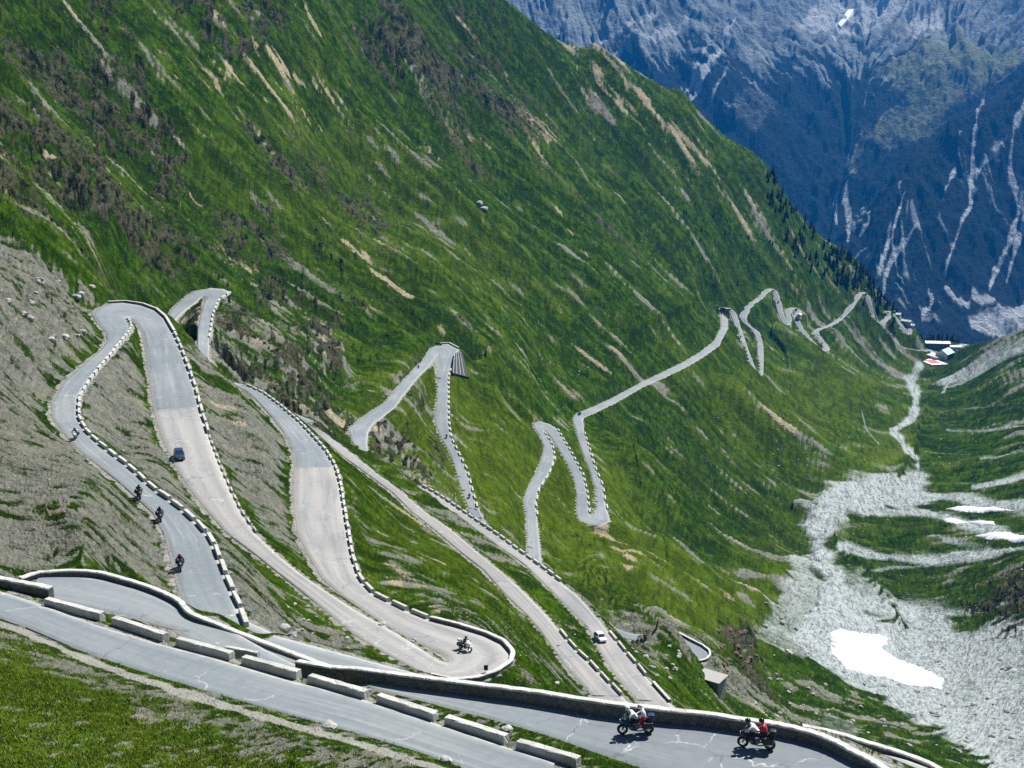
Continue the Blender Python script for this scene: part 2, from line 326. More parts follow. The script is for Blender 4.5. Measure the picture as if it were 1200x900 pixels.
# turf that breaks the valley gravel
for pts in [[(1000,672),(1100,664),(1230,650),(1230,672),(1130,694),(1080,712),(1010,700),(990,685)],[(985,618),(1050,608),(1110,628),(1090,645),(1010,642)],[(880,805),(960,835),(1040,880),(980,900),(880,845)]]:
    patch(LUSH,pts,.6,.005)
GRAV*=1-LUSH*.7
# bare earth scars
for pts,w,v in [([(348,15),(375,48)],7,.8),([(300,65),(350,95),(410,125)],10,.8),([(270,95),(330,130),(375,152)],16,.7),([(205,65),(260,100),(340,150)],8,.5),([(480,160),(520,197)],8,.8),([(530,190),(580,232)],5,.8),([(365,265),(430,320),(520,392)],9,.75),([(400,240),(470,320)],7,.6),([(528,0),(560,36)],9,.8),([(255,108),(300,165)],10,.75),([(205,95),(250,113)],6,.6),([(700,85),(760,150),(810,215)],14,.65),([(650,40),(740,140)],9,.6),([(760,130),(850,225)],10,.6),([(860,215),(960,325)],9,.6),([(640,230),(700,330),(720,355)],7,.6),([(690,190),(760,290)],5,.6),([(670,400),(720,440)],10,.6),([(760,405),(800,432)],9,.6),([(790,500),(880,590)],5,.4),([(840,440),(930,560)],4,.4),([(255,285),(300,308)],12,.7),([(0,200),(70,270)],14,.5),([(20,160),(140,260)],10,.45),([(330,380),(362,402)],6,.7),([(245,465),(285,500)],12,.7),([(425,640),(500,690)],16,.75),([(430,612),(520,665)],11,.65),([(450,585),(540,650)],9,.55),([(440,665),(530,725)],9,.5),([(585,600),(625,560)],7,.4),([(590,50),(600,110)],6,.6),([(640,160),(690,230)],6,.5),([(180,60),(260,120)],6,.4),([(420,300),(500,400)],5,.5),([(735,720),(770,760)],14,.6),([(560,380),(640,460)],4,.4),([(545,160),(600,240)],7,.5)]: stroke(DIRT,pts,w*.62,v)
patch(DIRT,[(683,613),(716,617),(745,640),(775,672),(735,665),(705,640)],.9,.004); patch(DIRT,[(780,645),(890,690),(880,715),(800,690)],.35,.008); patch(DIRT,[(60,0),(120,0),(200,40),(160,40)],.4,.01)
# crags
for pts,v in [([(422,22),(470,18),(530,60),(590,125),(600,150),(540,140),(470,110),(430,70)],.8),([(10,20),(70,50),(150,130),(145,165),(70,115),(0,70)],.75),([(-100,80),(0,120),(100,205),(240,300),(225,330),(130,280),(0,190),(-100,150)],.75),
 ([(290,170),(350,180),(430,222),(450,265),(380,255),(310,210)],.8),([(235,235),(320,270),(335,300),(270,285)],.7),([(180,245),(240,275),(255,305),(200,300)],.6),([(500,140),(560,185),(600,230),(540,215),(505,180)],.55),([(640,90),(700,140),(780,230),(740,225),(660,150)],.4),([(620,200),(720,260),(760,320),(690,290)],.45),
 ([(40,330),(110,345),(120,372),(70,372)],.6),([(200,330),(245,320),(235,345),(205,350)],.7),([(430,300),(520,330),(560,370),(470,345)],.4),([(845,735),(880,750),(900,800),(870,790)],.8),([(690,745),(790,742),(812,770),(815,790),(790,770)],.4),([(530,415),(550,430),(548,445),(535,440)],.5),
 ([(1120,715),(1160,695),(1210,660),(1230,700),(1210,725),(1150,730)],.75),([(250,355),(290,365),(300,400),(262,390)],.5),([(900,230),(960,310),(1010,345),(980,345),(910,270)],.5)]: patch(ROCK,pts,v,.012,1.6)
# what the slope itself adds
crag=ridged(Un/34+ST2*.1,Vn/20,4,31); crag2=ridged(Un/11,Vn/8,3,41); crag3=vnoise(Un/3.2,Vn/2.6,61); crag4=vnoise(Un/1.5,Vn/1.3,62)
H1=hash2(II.astype(np.int64),JJ.astype(np.int64),77); H2=vnoise(Un/1.7,Vn/1.2,78); H3=vnoise(Un/2.6,Vn/1.6,79)
lefty=ss(.25,-.35,U)
crk=crag*.45+crag2*.3+crag3*.25
ROCKF=np.maximum(ROCK*ss(.34,.52,crk+.05*ST4+.03*ST1),ss(.57,.68,crk+.03*ST4+.02*ST1)*ss(.42,.58,BL+.05*RIB)*(.3+.7*lefty)*ss(.25,.45,SL)*.85*ss(200,420,RR))
BAND=ss(-.35,.65,ST5*.7+ST3*.55+.25*ST2)                            # rocky ribs between the turf, most of them high on the left
upl=np.zeros((NT,NR)); patch(upl,[(-200,60),(60,10),(200,110),(330,180),(300,330),(200,345),(120,335),(0,262),(-200,240)],1,.05,3); patch(upl,[(330,180),(440,220),(520,330),(620,420),(560,400),(430,400),(300,320)],.55,.05,3); patch(upl,[(380,10),(560,20),(640,120),(720,250),(640,240),(500,170)],.55,.05,3)
ROCKF=np.maximum(ROCKF,upl*BAND*ss(.31,.50,crk+.05*ST4+.03*ST1)*.95); DIRT=np.maximum(DIRT,np.maximum(upl,.0)*ss(-.2,.7,BAND-.3+.3*ST4)*ss(.46,.60,BL2)*.7)
STR=ss(.7,1.9,ST2+.6*ST3+.35*ST1+(BL-.5)*3)*ss(.2,.4,SL)*ss(140,300,RR)
STRF=ss(.9,1.8,ST1+.45*ST2)*ss(.15,.35,SL)
SPK=ss(.76,.90,H2*.75+H1*.25)*ss(.40,.60,BL2+.07*ST2)           # scattered pale stones
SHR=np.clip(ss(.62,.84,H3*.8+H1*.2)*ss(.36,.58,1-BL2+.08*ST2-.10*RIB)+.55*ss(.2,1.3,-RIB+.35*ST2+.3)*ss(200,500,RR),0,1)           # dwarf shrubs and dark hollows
DIRTF=np.clip(DIRT*.92*ss(-.9,1.0,ST1+.5*ST4+1.2*(H2-.5))+(STR*.40+.35*ss(1.0,2.0,ST4+.5*ST2)*ss(.2,.4,SL))*BL2*1.3*ss(.27,.22,U),0,1)
SCREEF=np.clip(SCREE*(.60+.34*ss(-1.2,.9,ST1+.6*ST4+1.2*(H2-.5)))+STR*.55+STRF*.75*BL2*1.4+SPK*.75,0,1)
GRAVF=np.clip(GRAV*(1.0-.38*ss(.3,1.8,ST1*.7+(BL2-.5)*5)),0,1)
edge=ss(1.1+.0013*RR,.2+.0005*RR,RD+.25*ST1); VERGE=np.clip(np.maximum(edge*.85,SHO*.95),0,1)
def blur(F,k):
    for ax in (0,1):
        P_=np.pad(F,[(k+1,k) if a==ax else (0,0) for a in (0,1)],mode='edge').cumsum(ax)
        n_=F.shape[ax]; F=(np.take(P_,np.arange(2*k+1,2*k+1+n_),ax)-np.take(P_,np.arange(0,n_),ax))/(2*k+1)
    return F
RIBS=blur(blur(RIB,5),5); ST3S=blur(blur(ST3,3),3); ST2S=blur(ST2,1)
# relief ---------------------------------------------------------------------
free=ss(1.0,14.0,RD-.01*RR)
scale=np.minimum(RR*.0034,5.0)
RGT=1-.85*ss(.22,.29,U)
rel=scale*(.70*(fbm(Un/26,Vn/18,5,51)-.5)*2+(.42*ST2S+1.0*np.clip(ST3S,-1.5,1.5))*RGT*ss(.15,.4,SL)*ss(90,300,RR)*ss(0,.3,1-GRAV)+.14*ST1*(1-GRAV))
rel+=np.minimum(RR*.0135,13.0)*RGT*RIBS*ss(.15,.4,SL)*ss(110,330,RR)*(1-GRAV)*ss(4,30,RD-.01*RR)
rel+=np.minimum(RR*.008,6.0)*np.clip(ROCKF,0,1)*(crag2*.8-.4)
rel+=np.minimum(RR*.0028,1.6)*SHR*(1-np.clip(GRAVF+SCREEF,0,1))*.6
Z1=Z0+rel*(.08+.92*free)
ZF=carve(Z1)
TF=ZF/RR
def ground_z(x,y): return sample(ZF,*gi(np.asarray(x,float),np.asarray(y,float)))
def lookup(F,x,y): return sample(F,*gi(np.asarray(x,float),np.asarray(y,float)))
SPECK=np.clip(.55*H2+.45*H1,0,1)
# turf that grows brighter, and turf that stays dull
TINT=np.zeros((NT,NR))
for pts,v in [([(420,480),(500,420),(560,440),(640,520),(720,520),(760,620),(860,700),(930,640),(960,560),(1060,480),(1080,560),(960,620),(920,700),(820,740),(700,700),(620,640),(540,600),(440,540)],1),([(-40,720),(300,870),(420,960),(-60,960)],.75),([(260,200),(420,140),(520,250),(620,300),(560,360),(420,330)],.45),([(420,640),(560,700),(640,760),(620,700),(500,610),(420,560)],.5),([(800,420),(1000,420),(1060,440),(1000,520),(860,520)],.75),([(780,700),(880,640),(930,560),(1040,470),(1070,540),(960,640),(900,720)],.5)]: patch(TINT,pts,v,.03,2)
# the ground is meshed more finely where it stands up towards the eye
NRM=1720
CUM=np.concatenate([np.zeros((NT,1)),np.cumsum(.45*np.diff(lr)[None,:]/.00418+.55*np.minimum(np.abs(np.diff(T,axis=1)),.02)/.0011,axis=1)],1)
CUM=CUM/CUM[:,-1:]
for _ in range(3): CUM[1:-1]=(CUM[:-2]+CUM[1:-1]*2+CUM[2:])/4
sv=np.linspace(0,1,NRM); FJ=np.stack([np.interp(sv,CUM[i],np.arange(NR)) for i in range(NT)])
IIM=np.broadcast_to(np.arange(NT,dtype=float)[:,None],FJ.shape)
def rs_(F):
    b=np.clip(FJ.astype(np.int32),0,NR-2); v=FJ-b; i=np.arange(NT)[:,None]; return F[i,b]*(1-v)+F[i,b+1]*v
MR=np.exp(LR0+FJ*(LR1-LR0)/(NR-1)); MX=np.sin(th)[:,None]*MR; MY=np.cos(th)[:,None]*MR; MZ=rs_(ZF)
mU=IIM*(NT/NT); mV=np.broadcast_to(np.arange(NRM,dtype=float)[None,:],FJ.shape)
mh1=hash2(mU.astype(np.int64),mV.astype(np.int64),77); mh2=vnoise(mU/2.3,mV/2.3,78); mh3=vnoise(mU/4.5,mV/4.5,79); mr_=ridged(mU/9,mV/9,4,80,.6)
mG,mS,mK,mD,mVg,mSh,mF,mT,mRD=[rs_(x) for x in (GRAVF,SCREEF,ROCKF,DIRTF,VERGE,SHR,np.clip(ST1*.13+ST2*.10+.5,0,1),TINT,RD)]
gxw=rs_(np.clip(gth,-1.6,1.6)); gyr=rs_(np.clip(gr,-1.6,1.6)); nX=-(gxw*np.cos(th)[:,None]+gyr*np.sin(th)[:,None]); nY=gxw*np.sin(th)[:,None]-gyr*np.cos(th)[:,None]; nL=np.sqrt(nX*nX+nY*nY+1); nX/=nL;nY/=nL;nZ=1/nL
mfree=ss(.8,6.0,mRD-.004*MR)
mSp=np.clip(.5*mh2+.3*mh1+.2*mh3,0,1); mSp=np.clip((mSp-.5)*1.5+.5,0,1)
mDisp=mfree*(np.minimum(MR*.0042,3.5)*mK*((mr_-.5)*1.6+(mh3-.5)*.5+(mh2-.5)*.3)+np.minimum(MR*.0021,.8)*((mh2-.5)*.8+(mh1-.5)*.4)*np.clip(mS*.9+mG*.14+.12,0,1))
MX=MX+mDisp*nX; MY=MY+mDisp*nY; MZ=MZ+mDisp*nZ
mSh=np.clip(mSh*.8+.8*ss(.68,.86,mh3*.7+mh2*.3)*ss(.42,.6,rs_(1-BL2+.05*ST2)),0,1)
# ============================================================================
import bpy, bmesh
from mathutils import Vector, Matrix
SC=bpy.context.scene; COL=SC.collection
R_=random.Random(5)
def newmesh(name,verts,faces,mat=None,smooth=False):
    me=bpy.data.meshes.new(name); me.from_pydata([tuple(map(float,v)) for v in verts],[],[tuple(f) for f in faces]); me.update()
    if mat: me.materials.append(mat)
    if smooth:
        me.polygons.foreach_set('use_smooth',[True]*len(me.polygons))
    return me
def link_obj(name,me,parent=None,loc=None):
    o=bpy.data.objects.new(name,me); COL.objects.link(o)
    if parent is not None: o.parent=parent
    if loc is not None: o.location=loc
    return o
def tag(o,label=None,cat=None,group=None,kind=None):
    if label: o['label']=label
    if cat: o['category']=cat
    if group: o['group']=group
    if kind: o['kind']=kind
    return o
def thing(name,label,cat,loc=(0,0,0),rot=None,group=None):
    o=bpy.data.objects.new(name,None); COL.objects.link(o); o.location=loc; o.empty_display_size=.2
    if rot is not None: o.rotation_euler=rot
    return tag(o,label,cat,group)
def copy_tree(o,parent=None):
    c=o.copy(); COL.objects.link(c)
    if parent is not None: c.parent=parent
    for ch in list(o.children): copy_tree(ch,c)
    return c
def grid_mesh(name,X_,Y_,Z_,attrs,mat):
    nt,nr=X_.shape; me=bpy.data.meshes.new(name)
    co=np.stack([X_,Y_,Z_],-1).reshape(-1,3).astype(np.float32)
    me.vertices.add(len(co)); me.vertices.foreach_set('co',co.ravel())
    i=np.arange(nt*nr).reshape(nt,nr)
    f=np.stack([i[:-1,:-1],i[:-1,1:],i[1:,1:],i[1:,:-1]],-1).reshape(-1,4).astype(np.int32)
    me.loops.add(f.size); me.loops.foreach_set('vertex_index',f.ravel())
    me.polygons.add(len(f)); me.polygons.foreach_set('loop_start',np.arange(0,f.size,4,dtype=np.int32)); me.polygons.foreach_set('loop_total',np.full(len(f),4,np.int32))
    me.polygons.foreach_set('use_smooth',np.ones(len(f),bool))
    for nm,arrs in attrs.items():
        a=me.attributes.new(nm,'FLOAT_COLOR','POINT'); q=np.ones((nt*nr,4),np.float32)
        for k,x in enumerate(arrs): q[:,k]=np.asarray(x).reshape(-1)
        a.data.foreach_set('color',q.ravel())
    me.update(); me.validate(); me.materials.append(mat); return me
# ---- materials -------------------------------------------------------------
class NT_:
    def __init__(s,name):
        s.m=bpy.data.materials.new(name); s.m.use_nodes=True; s.t=s.m.node_tree; s.t.nodes.clear()
        s.out=s.n('ShaderNodeOutputMaterial'); s.b=s.n('ShaderNodeBsdfPrincipled'); s.l(s.b.outputs[0],s.out.inputs[0])
        s.b.inputs['Specular IOR Level'].default_value=.25; s.b.inputs['Roughness'].default_value=.9
    def n(s,t,**k):
        x=s.t.nodes.new(t)
        for a,v in k.items(): setattr(x,a,v)
        return x
    def l(s,a,b): s.t.links.new(a,b)
    def val(s,sock,v):
        if hasattr(v,'is_output'): s.l(v,sock)
        else: sock.default_value=v
    def math(s,op,a,b=0.0,c=None,clamp=False):
        x=s.n('ShaderNodeMath',operation=op); x.use_clamp=clamp; s.val(x.inputs[0],a); s.val(x.inputs[1],b)
        if c is not None: s.val(x.inputs[2],c)
        return x.outputs[0]
    def mix(s,f,a,b,mode='MIX'):
        x=s.n('ShaderNodeMix',data_type='RGBA',blend_type=mode)
        s.val(x.inputs[0],f)
        for k,v in ((6,a),(7,b)):
            if isinstance(v,tuple): v=v+(1,) if len(v)==3 else v
            s.val(x.inputs[k],v)
        return x.outputs[2]
    def step(s,x,a,b):
        m=s.n('ShaderNodeMapRange',interpolation_type='SMOOTHSTEP'); s.val(m.inputs[0],x); m.inputs[1].default_value=a; m.inputs[2].default_value=b; return m.outputs[0]
    def pos(s):
        return s.n('ShaderNodeNewGeometry').outputs['Position']
    def obj(s): return s.n('ShaderNodeTexCoord').outputs['Object']
    def noise(s,v,scale,detail=4,rough=.55,col=False):
        x=s.n('ShaderNodeTexNoise'); s.l(v,x.inputs['Vector']); x.inputs['Scale'].default_value=scale; x.inputs['Detail'].default_value=detail; x.inputs['Roughness'].default_value=rough
        return x.outputs['Color' if col else 'Fac']
    def vor(s,v,scale,feature='F1',out='Distance'):
        x=s.n('ShaderNodeTexVoronoi',feature=feature); s.l(v,x.inputs['Vector']); x.inputs['Scale'].default_value=scale; return x.outputs[out]
    def attr(s,name):
        a=s.n('ShaderNodeAttribute',attribute_name=name); q=s.n('ShaderNodeSeparateColor'); s.l(a.outputs['Color'],q.inputs[0]); return q.outputs[0],q.outputs[1],q.outputs[2],a.outputs['Alpha']
    def bump(s,h,strength,dist):
        x=s.n('ShaderNodeBump'); x.inputs['Strength'].default_value=strength; x.inputs['Distance'].default_value=dist; s.l(h,x.inputs['Height']); s.l(x.outputs[0],s.b.inputs['Normal']); return x
    def base(s,c):
        if isinstance(c,tuple): s.b.inputs['Base Color'].default_value=c+(1,)
        else: s.l(c,s.b.inputs['Base Color'])
def plain(name,c,rough=.6,metal=0,spec=.4,var=.12,scale=6):
    N_=NT_(name); f=N_.noise(N_.obj(),scale,3)
    N_.base(N_.mix(f,tuple(x*(1-var) for x in c),tuple(min(1,x*(1+var)) for x in c)))
    N_.b.inputs['Roughness'].default_value=rough; N_.b.inputs['Metallic'].default_value=metal; N_.b.inputs['Specular IOR Level'].default_value=spec
    return N_.m
def mat_land():
    N=NT_('mountain_ground'); p=N.pos()
    g,s,r,d=N.attr('cover'); v,shr,fine,spk=N.attr('cover_more'); streak=fine; tint,blot,craggy,_q=N.attr('tint')
    n1=N.noise(p,.9,6,.68); n2=N.noise(p,.11,5,.62); n3=N.noise(p,.018,4,.55); n4=N.noise(p,4.5,4,.65); nb=N.noise(p,.30,5,.65)
    mot=N.math('ADD',N.math('MULTIPLY',fine,.5),N.math('MULTIPLY',n1,.5))
    gr=N.mix(N.step(n2,.36,.66),(.008,.027,.002),(.043,.098,.004))
    gr=N.mix(N.step(n3,.45,.66),gr,N.mix(nb,(.020,.050,.004),(.066,.112,.009)))
    gr=N.mix(N.math('MULTIPLY',N.step(mot,.52,.66),.55),gr,(.074,.135,.008))
    gr=N.mix(N.math('MULTIPLY',N.step(mot,.50,.36),.75),gr,(.012,.028,.006))
    gr=N.mix(N.math('MULTIPLY',N.step(streak,.53,.72),.60),gr,(.095,.130,.022))
    gr=N.mix(N.math('MULTIPLY',N.step(streak,.46,.26),.65),gr,(.014,.032,.004))
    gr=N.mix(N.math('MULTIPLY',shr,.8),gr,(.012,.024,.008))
    gr=N.mix(N.math('MULTIPLY',N.step(n4,.60,.72),.35),gr,(.12,.15,.05))
    gr=N.mix(N.math('MULTIPLY',N.step(spk,.40,.22),.30),gr,(.010,.022,.005)); gr=N.mix(N.math('MULTIPLY',N.step(spk,.62,.82),.28),gr,(.092,.155,.013))
    gr=N.mix(N.math('MULTIPLY',tint,.75),gr,N.mix(.5,gr,N.mix(mot,(.080,.125,.006),(.175,.225,.018))))
    gr=N.mix(N.math('MULTIPLY',N.step(blot,.45,.25),.4),gr,(.014,.030,.004))
    sc=N.mix(N.math('ADD',N.math('MULTIPLY',mot,.55),N.math('MULTIPLY',spk,.45)),(.038,.042,.033),(.285,.29,.235)); sc=N.mix(N.math('MULTIPLY',N.step(n4,.52,.68),.7),sc,(.07,.075,.07)); sc=N.mix(N.math('MULTIPLY',N.step(n2,.5,.75),.5),sc,(.25,.225,.165)); sc=N.mix(N.math('MULTIPLY',N.step(nb,.58,.72),.5),sc,(.06,.09,.02))
    gv=N.mix(N.math('ADD',N.math('MULTIPLY',mot,.4),N.math('MULTIPLY',spk,.6)),(.21,.235,.232),(.55,.60,.585)); gv=N.mix(N.math('MULTIPLY',N.step(spk,.44,.26),.6),gv,(.14,.16,.165)); gv=N.mix(N.math('MULTIPLY',N.step(n4,.52,.70),.6),gv,(.12,.14,.15)); gv=N.mix(N.math('MULTIPLY',N.step(nb,.50,.68),.6),gv,(.20,.23,.22)); gv=N.mix(N.math('MULTIPLY',N.step(n2,.50,.68),.5),gv,(.28,.32,.31))
    dt=N.mix(N.math('ADD',N.math('MULTIPLY',mot,.6),N.math('MULTIPLY',spk,.4)),(.10,.085,.045),(.50,.42,.29))
    rk=N.mix(N.step(N.math('ADD',N.math('MULTIPLY',craggy,.6),N.math('MULTIPLY',spk,.4)),.40,.72),(.005,.0065,.006),(.088,.082,.054)); rk=N.mix(N.math('MULTIPLY',N.step(n1,.5,.66),.6),rk,(.010,.014,.014)); rk=N.mix(N.math('MULTIPLY',N.step(nb,.47,.60),.75),rk,(.022,.044,.008))
    jit=N.math('SUBTRACT',mot,.5); jit2=N.math('SUBTRACT',nb,.5)
    def th(m,k=1.0):
        x=N.math('ADD',m,N.math('MULTIPLY',jit,k)); x=N.math('ADD',x,N.math('MULTIPLY',jit2,k*.7)); return N.step(x,.36,.64)
    c=N.mix(th(s,1.2),gr,sc); c=N.mix(th(d),c,dt); c=N.mix(N.step(N.math('ADD',N.math('ADD',g,N.math('MULTIPLY',jit,.7)),N.math('MULTIPLY',jit2,.9)),.18,.86),c,gv); c=N.mix(th(r,1.1),c,rk)
    c=N.mix(N.math('MULTIPLY',th(v,.7),.9),c,N.mix(n1,(.20,.195,.17),(.48,.47,.42)))
    N.base(c); N.b.inputs['Roughness'].default_value=1; N.b.inputs['Specular IOR Level'].default_value=0
    h=N.math('ADD',N.math('MULTIPLY',n1,.9),N.math('MULTIPLY',n2,3.5)); h=N.math('ADD',h,N.math('MULTIPLY',nb,2.0)); h=N.math('ADD',h,N.math('MULTIPLY',n4,.16))
    N.bump(h,1.0,1.0)
    return N.m
def mat_road():
    N=NT_('road_surface'); p=N.pos(); tone,across,edge,al=N.attr('tone')
    n1=N.noise(p,1.3,6,.65); n2=N.noise(p,.16,4,.6); n4=N.noise(p,9,3,.6)
    blue=N.mix(n1,(.135,.158,.168),(.255,.285,.295)); pale=N.mix(n1,(.245,.235,.22),(.385,.37,.345))
    c=N.mix(N.step(N.math('ADD',tone,N.math('MULTIPLY',N.math('SUBTRACT',n2,.5),.35)),.42,.58),blue,pale)
    c=N.mix(N.math('MULTIPLY',N.step(n2,.5,.72),.35),c,(.19,.22,.24))
    cv=N.n('ShaderNodeCombineXYZ'); N.l(N.math('MULTIPLY',across,7.0),cv.inputs[0]); N.l(N.math('MULTIPLY',edge,9.0),cv.inputs[1]); N.l(N.math('MULTIPLY',tone,3.0),cv.inputs[2])
    ls=N.noise(cv.outputs[0],1.0,5,.6); c=N.mix(N.math('MULTIPLY',N.step(ls,.48,.66),.38),c,(.115,.13,.14)); c=N.mix(N.math('MULTIPLY',N.step(ls,.46,.30),.35),c,(.42,.42,.40))
    n5=N.noise(p,.035,3,.5); c=N.mix(N.math('MULTIPLY',N.step(n5,.50,.60),.22),c,(.36,.36,.34)); c=N.mix(N.math('MULTIPLY',N.step(n5,.47,.38),.25),c,(.12,.14,.15))
    # worn wheel lanes and dusty edges
    w=N.math('ABSOLUTE',N.math('SUBTRACT',N.math('ABSOLUTE',N.math('SUBTRACT',across,.5)),.22))
    c=N.mix(N.math('MULTIPLY',N.step(w,.16,.02),.22),c,(.16,.18,.20))
    e=N.math('ABSOLUTE',N.math('SUBTRACT',across,.5)); e=N.math('ADD',e,N.math('MULTIPLY',N.math('SUBTRACT',n1,.5),.12))
    c=N.mix(N.math('MULTIPLY',N.step(e,.42,.49),.6),c,(.42,.41,.37))
    # cracks and tar seams
    q=N.n('ShaderNodeVectorMath',operation='ADD'); N.l(p,q.inputs[0]); k=N.n('ShaderNodeVectorMath',operation='SCALE'); N.l(N.noise(p,.5,4,.6,True),k.inputs[0]); k.inputs['Scale'].default_value=2.2; N.l(k.outputs[0],q.inputs[1])
    cr=N.vor(q.outputs[0],.20,'DISTANCE_TO_EDGE'); lines=N.math('MULTIPLY',N.step(cr,.014,.003),N.step(n2,.46,.58))
    c=N.mix(N.math('MULTIPLY',lines,.55),c,N.mix(N.step(N.noise(p,.3,2),.45,.5),(.62,.62,.56),(.08,.085,.09)))
    c=N.mix(N.math('MULTIPLY',N.step(n4,.62,.75),.25),c,(.12,.13,.14))
    N.base(c); N.b.inputs['Roughness'].default_value=.85; N.b.inputs['Specular IOR Level'].default_value=.25
    N.bump(N.math('ADD',n4,N.math('MULTIPLY',n1,2.0)),.3,.05); return N.m
def mat_stone(name,a,b,scale=3.0,course=True):
    N=NT_(name); p=N.pos(); n1=N.noise(p,2.2,5,.65); v=N.vor(p,scale,'DISTANCE_TO_EDGE'); vc=N.vor(p,scale,'F1','Color')
    q=N.n('ShaderNodeSeparateColor'); N.l(vc,q.inputs[0])
    c=N.mix(N.math('ADD',N.math('MULTIPLY',n1,.6),N.math('MULTIPLY',q.outputs[0],.4)),a,b)
    if course: c=N.mix(N.math('MULTIPLY',N.step(v,.06,.01),.5),c,tuple(x*.45 for x in a))
    c=N.mix(N.math('MULTIPLY',N.step(N.noise(p,.7,4),.52,.7),.4),c,(.19,.18,.14))
    N.base(c); N.b.inputs['Roughness'].default_value=.95
    N.bump(N.math('ADD',n1,N.step(v,.0,.08)),.5,.05); return N.m
# ---- light, camera ---------------------------------------------------------
SUN_AZ=math.atan2(.68,.73); SUN_EL=math.radians(52)      # bearing from +Y towards +X
SC.world=bpy.data.worlds.new('World'); SC.world.use_nodes=True
wt=SC.world.node_tree; wt.nodes.clear()
wo=wt.nodes.new('ShaderNodeOutputWorld'); bg=wt.nodes.new('ShaderNodeBackground'); sk=wt.nodes.new('ShaderNodeTexSky')
sk.sky_type='NISHITA'; sk.sun_disc=False; sk.sun_elevation=SUN_EL; sk.sun_rotation=SUN_AZ; sk.altitude=2500; sk.dust_density=.3; sk.ozone_density=2.0
wt.links.new(sk.outputs[0],bg.inputs[0]); wt.links.new(bg.outputs[0],wo.inputs[0]); bg.inputs[1].default_value=.05
sd=Vector((math.cos(SUN_EL)*math.sin(SUN_AZ),math.cos(SUN_EL)*math.cos(SUN_AZ),math.sin(SUN_EL)))
sl=bpy.data.lights.new('sun','SUN'); sl.energy=5.0; sl.angle=math.radians(.5); sl.color=(1.0,.97,.915)
so=link_obj('sun',sl); so.rotation_euler=sd.to_track_quat('Z','Y').to_euler(); so.location=sd*400
cd=bpy.data.cameras.new('camera'); co=link_obj('camera',cd); cd.sensor_width=36; cd.lens=36*FOC/1200; cd.clip_start=1; cd.clip_end=40000
co.rotation_euler=(math.pi/2-PITCH,0,0); SC.camera=co
SC.view_settings.view_transform='Standard'; SC.view_settings.look='None'; SC.view_settings.gamma=1; SC.view_settings.use_curve_mapping=False; SC.view_settings.exposure=.85
SC.cycles.volume_bounces=0; SC.cycles.max_bounces=5; SC.cycles.diffuse_bounces=1; SC.cycles.use_denoising=False
try: SC.cycles.denoising_input_passes='RGB_ALBEDO_NORMAL'; SC.cycles.denoising_prefilter='ACCURATE'
except Exception: pass
# ---- the land --------------------------------------------------------------
me=grid_mesh('hillside',MX,MY,MZ,{'cover':(mG,mS,mK,mD),'cover_more':(mVg,mSh,mF,mSp),'tint':(mT,mh3,mr_)},mat_land())
tag(link_obj('hillside',me),kind='structure')
# ---- the road --------------------------------------------------------------
def tone_of(k,i,n):
    if k=='abc': return 0.0 if i<30 else (1.0 if i<44 else (.75 if i<53 else (1.0 if i<60 else .3)))
    if k in('d','de'): return .95
    if k=='e': return .85
    if k in ('far','far2'): return .35
    return 0.0
RM=mat_road(); vs=[];fs=[];tn=[]
for k,(L,Rr) in roads.items():
    n_=len(L); base=len(vs); M_=6
    Ld=[];Rd=[];Td=[]
    for i in range(n_-1):
        for j in range(4):
            t=j/4; Ld.append(L[i]*(1-t)+L[i+1]*t); Rd.append(Rr[i]*(1-t)+Rr[i+1]*t); Td.append(tone_of(k,i,n_))
    Ld.append(L[-1]);Rd.append(Rr[-1]);Td.append(tone_of(k,n_-1,n_))
    dr=.004*(list(roads).index(k)%7)
    cc_=(np.array(Ld)+np.array(Rd))/2; al_=np.concatenate([[0],np.cumsum(np.linalg.norm(np.diff(cc_,axis=0),axis=1))])
    for i in range(len(Ld)):
        dd=np.linalg.norm(Ld[i]); up=.012+.00014*dd+dr*.5
        for j in range(M_+1):
            q=Ld[i]*(1-j/M_)+Rd[i]*(j/M_); vs.append((q[0],q[1],q[2]+up)); tn.append((Td[i],j/M_,al_[i]/200.0,1))
    for side in (0,1):                                   # the broken edge of the carriageway
        b2=len(vs)
        for i in range(len(Ld)):
            a=base+i*(M_+1)+(0 if side==0 else M_); o_=(Ld[i]-Rd[i])*(1 if side==0 else -1); o_=o_/(np.linalg.norm(o_)+1e-9)*.25; v_=vs[a]; vs.append((v_[0]+o_[0],v_[1]+o_[1],v_[2]-.35-.0004*np.linalg.norm(v_))); tn.append((Td[i],side,al_[i]/200.0,1))
        for i in range(len(Ld)-1):
            a=base+i*(M_+1)+(0 if side==0 else M_); fs.append((a,a+M_+1,b2+i+1,b2+i))
    for i in range(len(Ld)-1):
        for j in range(M_):
            a=base+i*(M_+1)+j; fs.append((a,a+1,a+M_+2,a+M_+1))
me=newmesh('road',vs,fs,RM,True); at=me.attributes.new('tone','FLOAT_COLOR','POINT'); at.data.foreach_set('color',np.array(tn,np.float32).ravel())
bm=bmesh.new(); bm.from_mesh(me); bmesh.ops.recalc_face_normals(bm,faces=bm.faces)
if sum(f.normal.z for f in bm.faces)<0: bmesh.ops.reverse_faces(bm,faces=bm.faces)
for f in bm.faces:
    if f.normal.z<0: f.normal_flip()
bm.to_mesh(me); bm.free()
tag(link_obj('road',me),kind='structure')
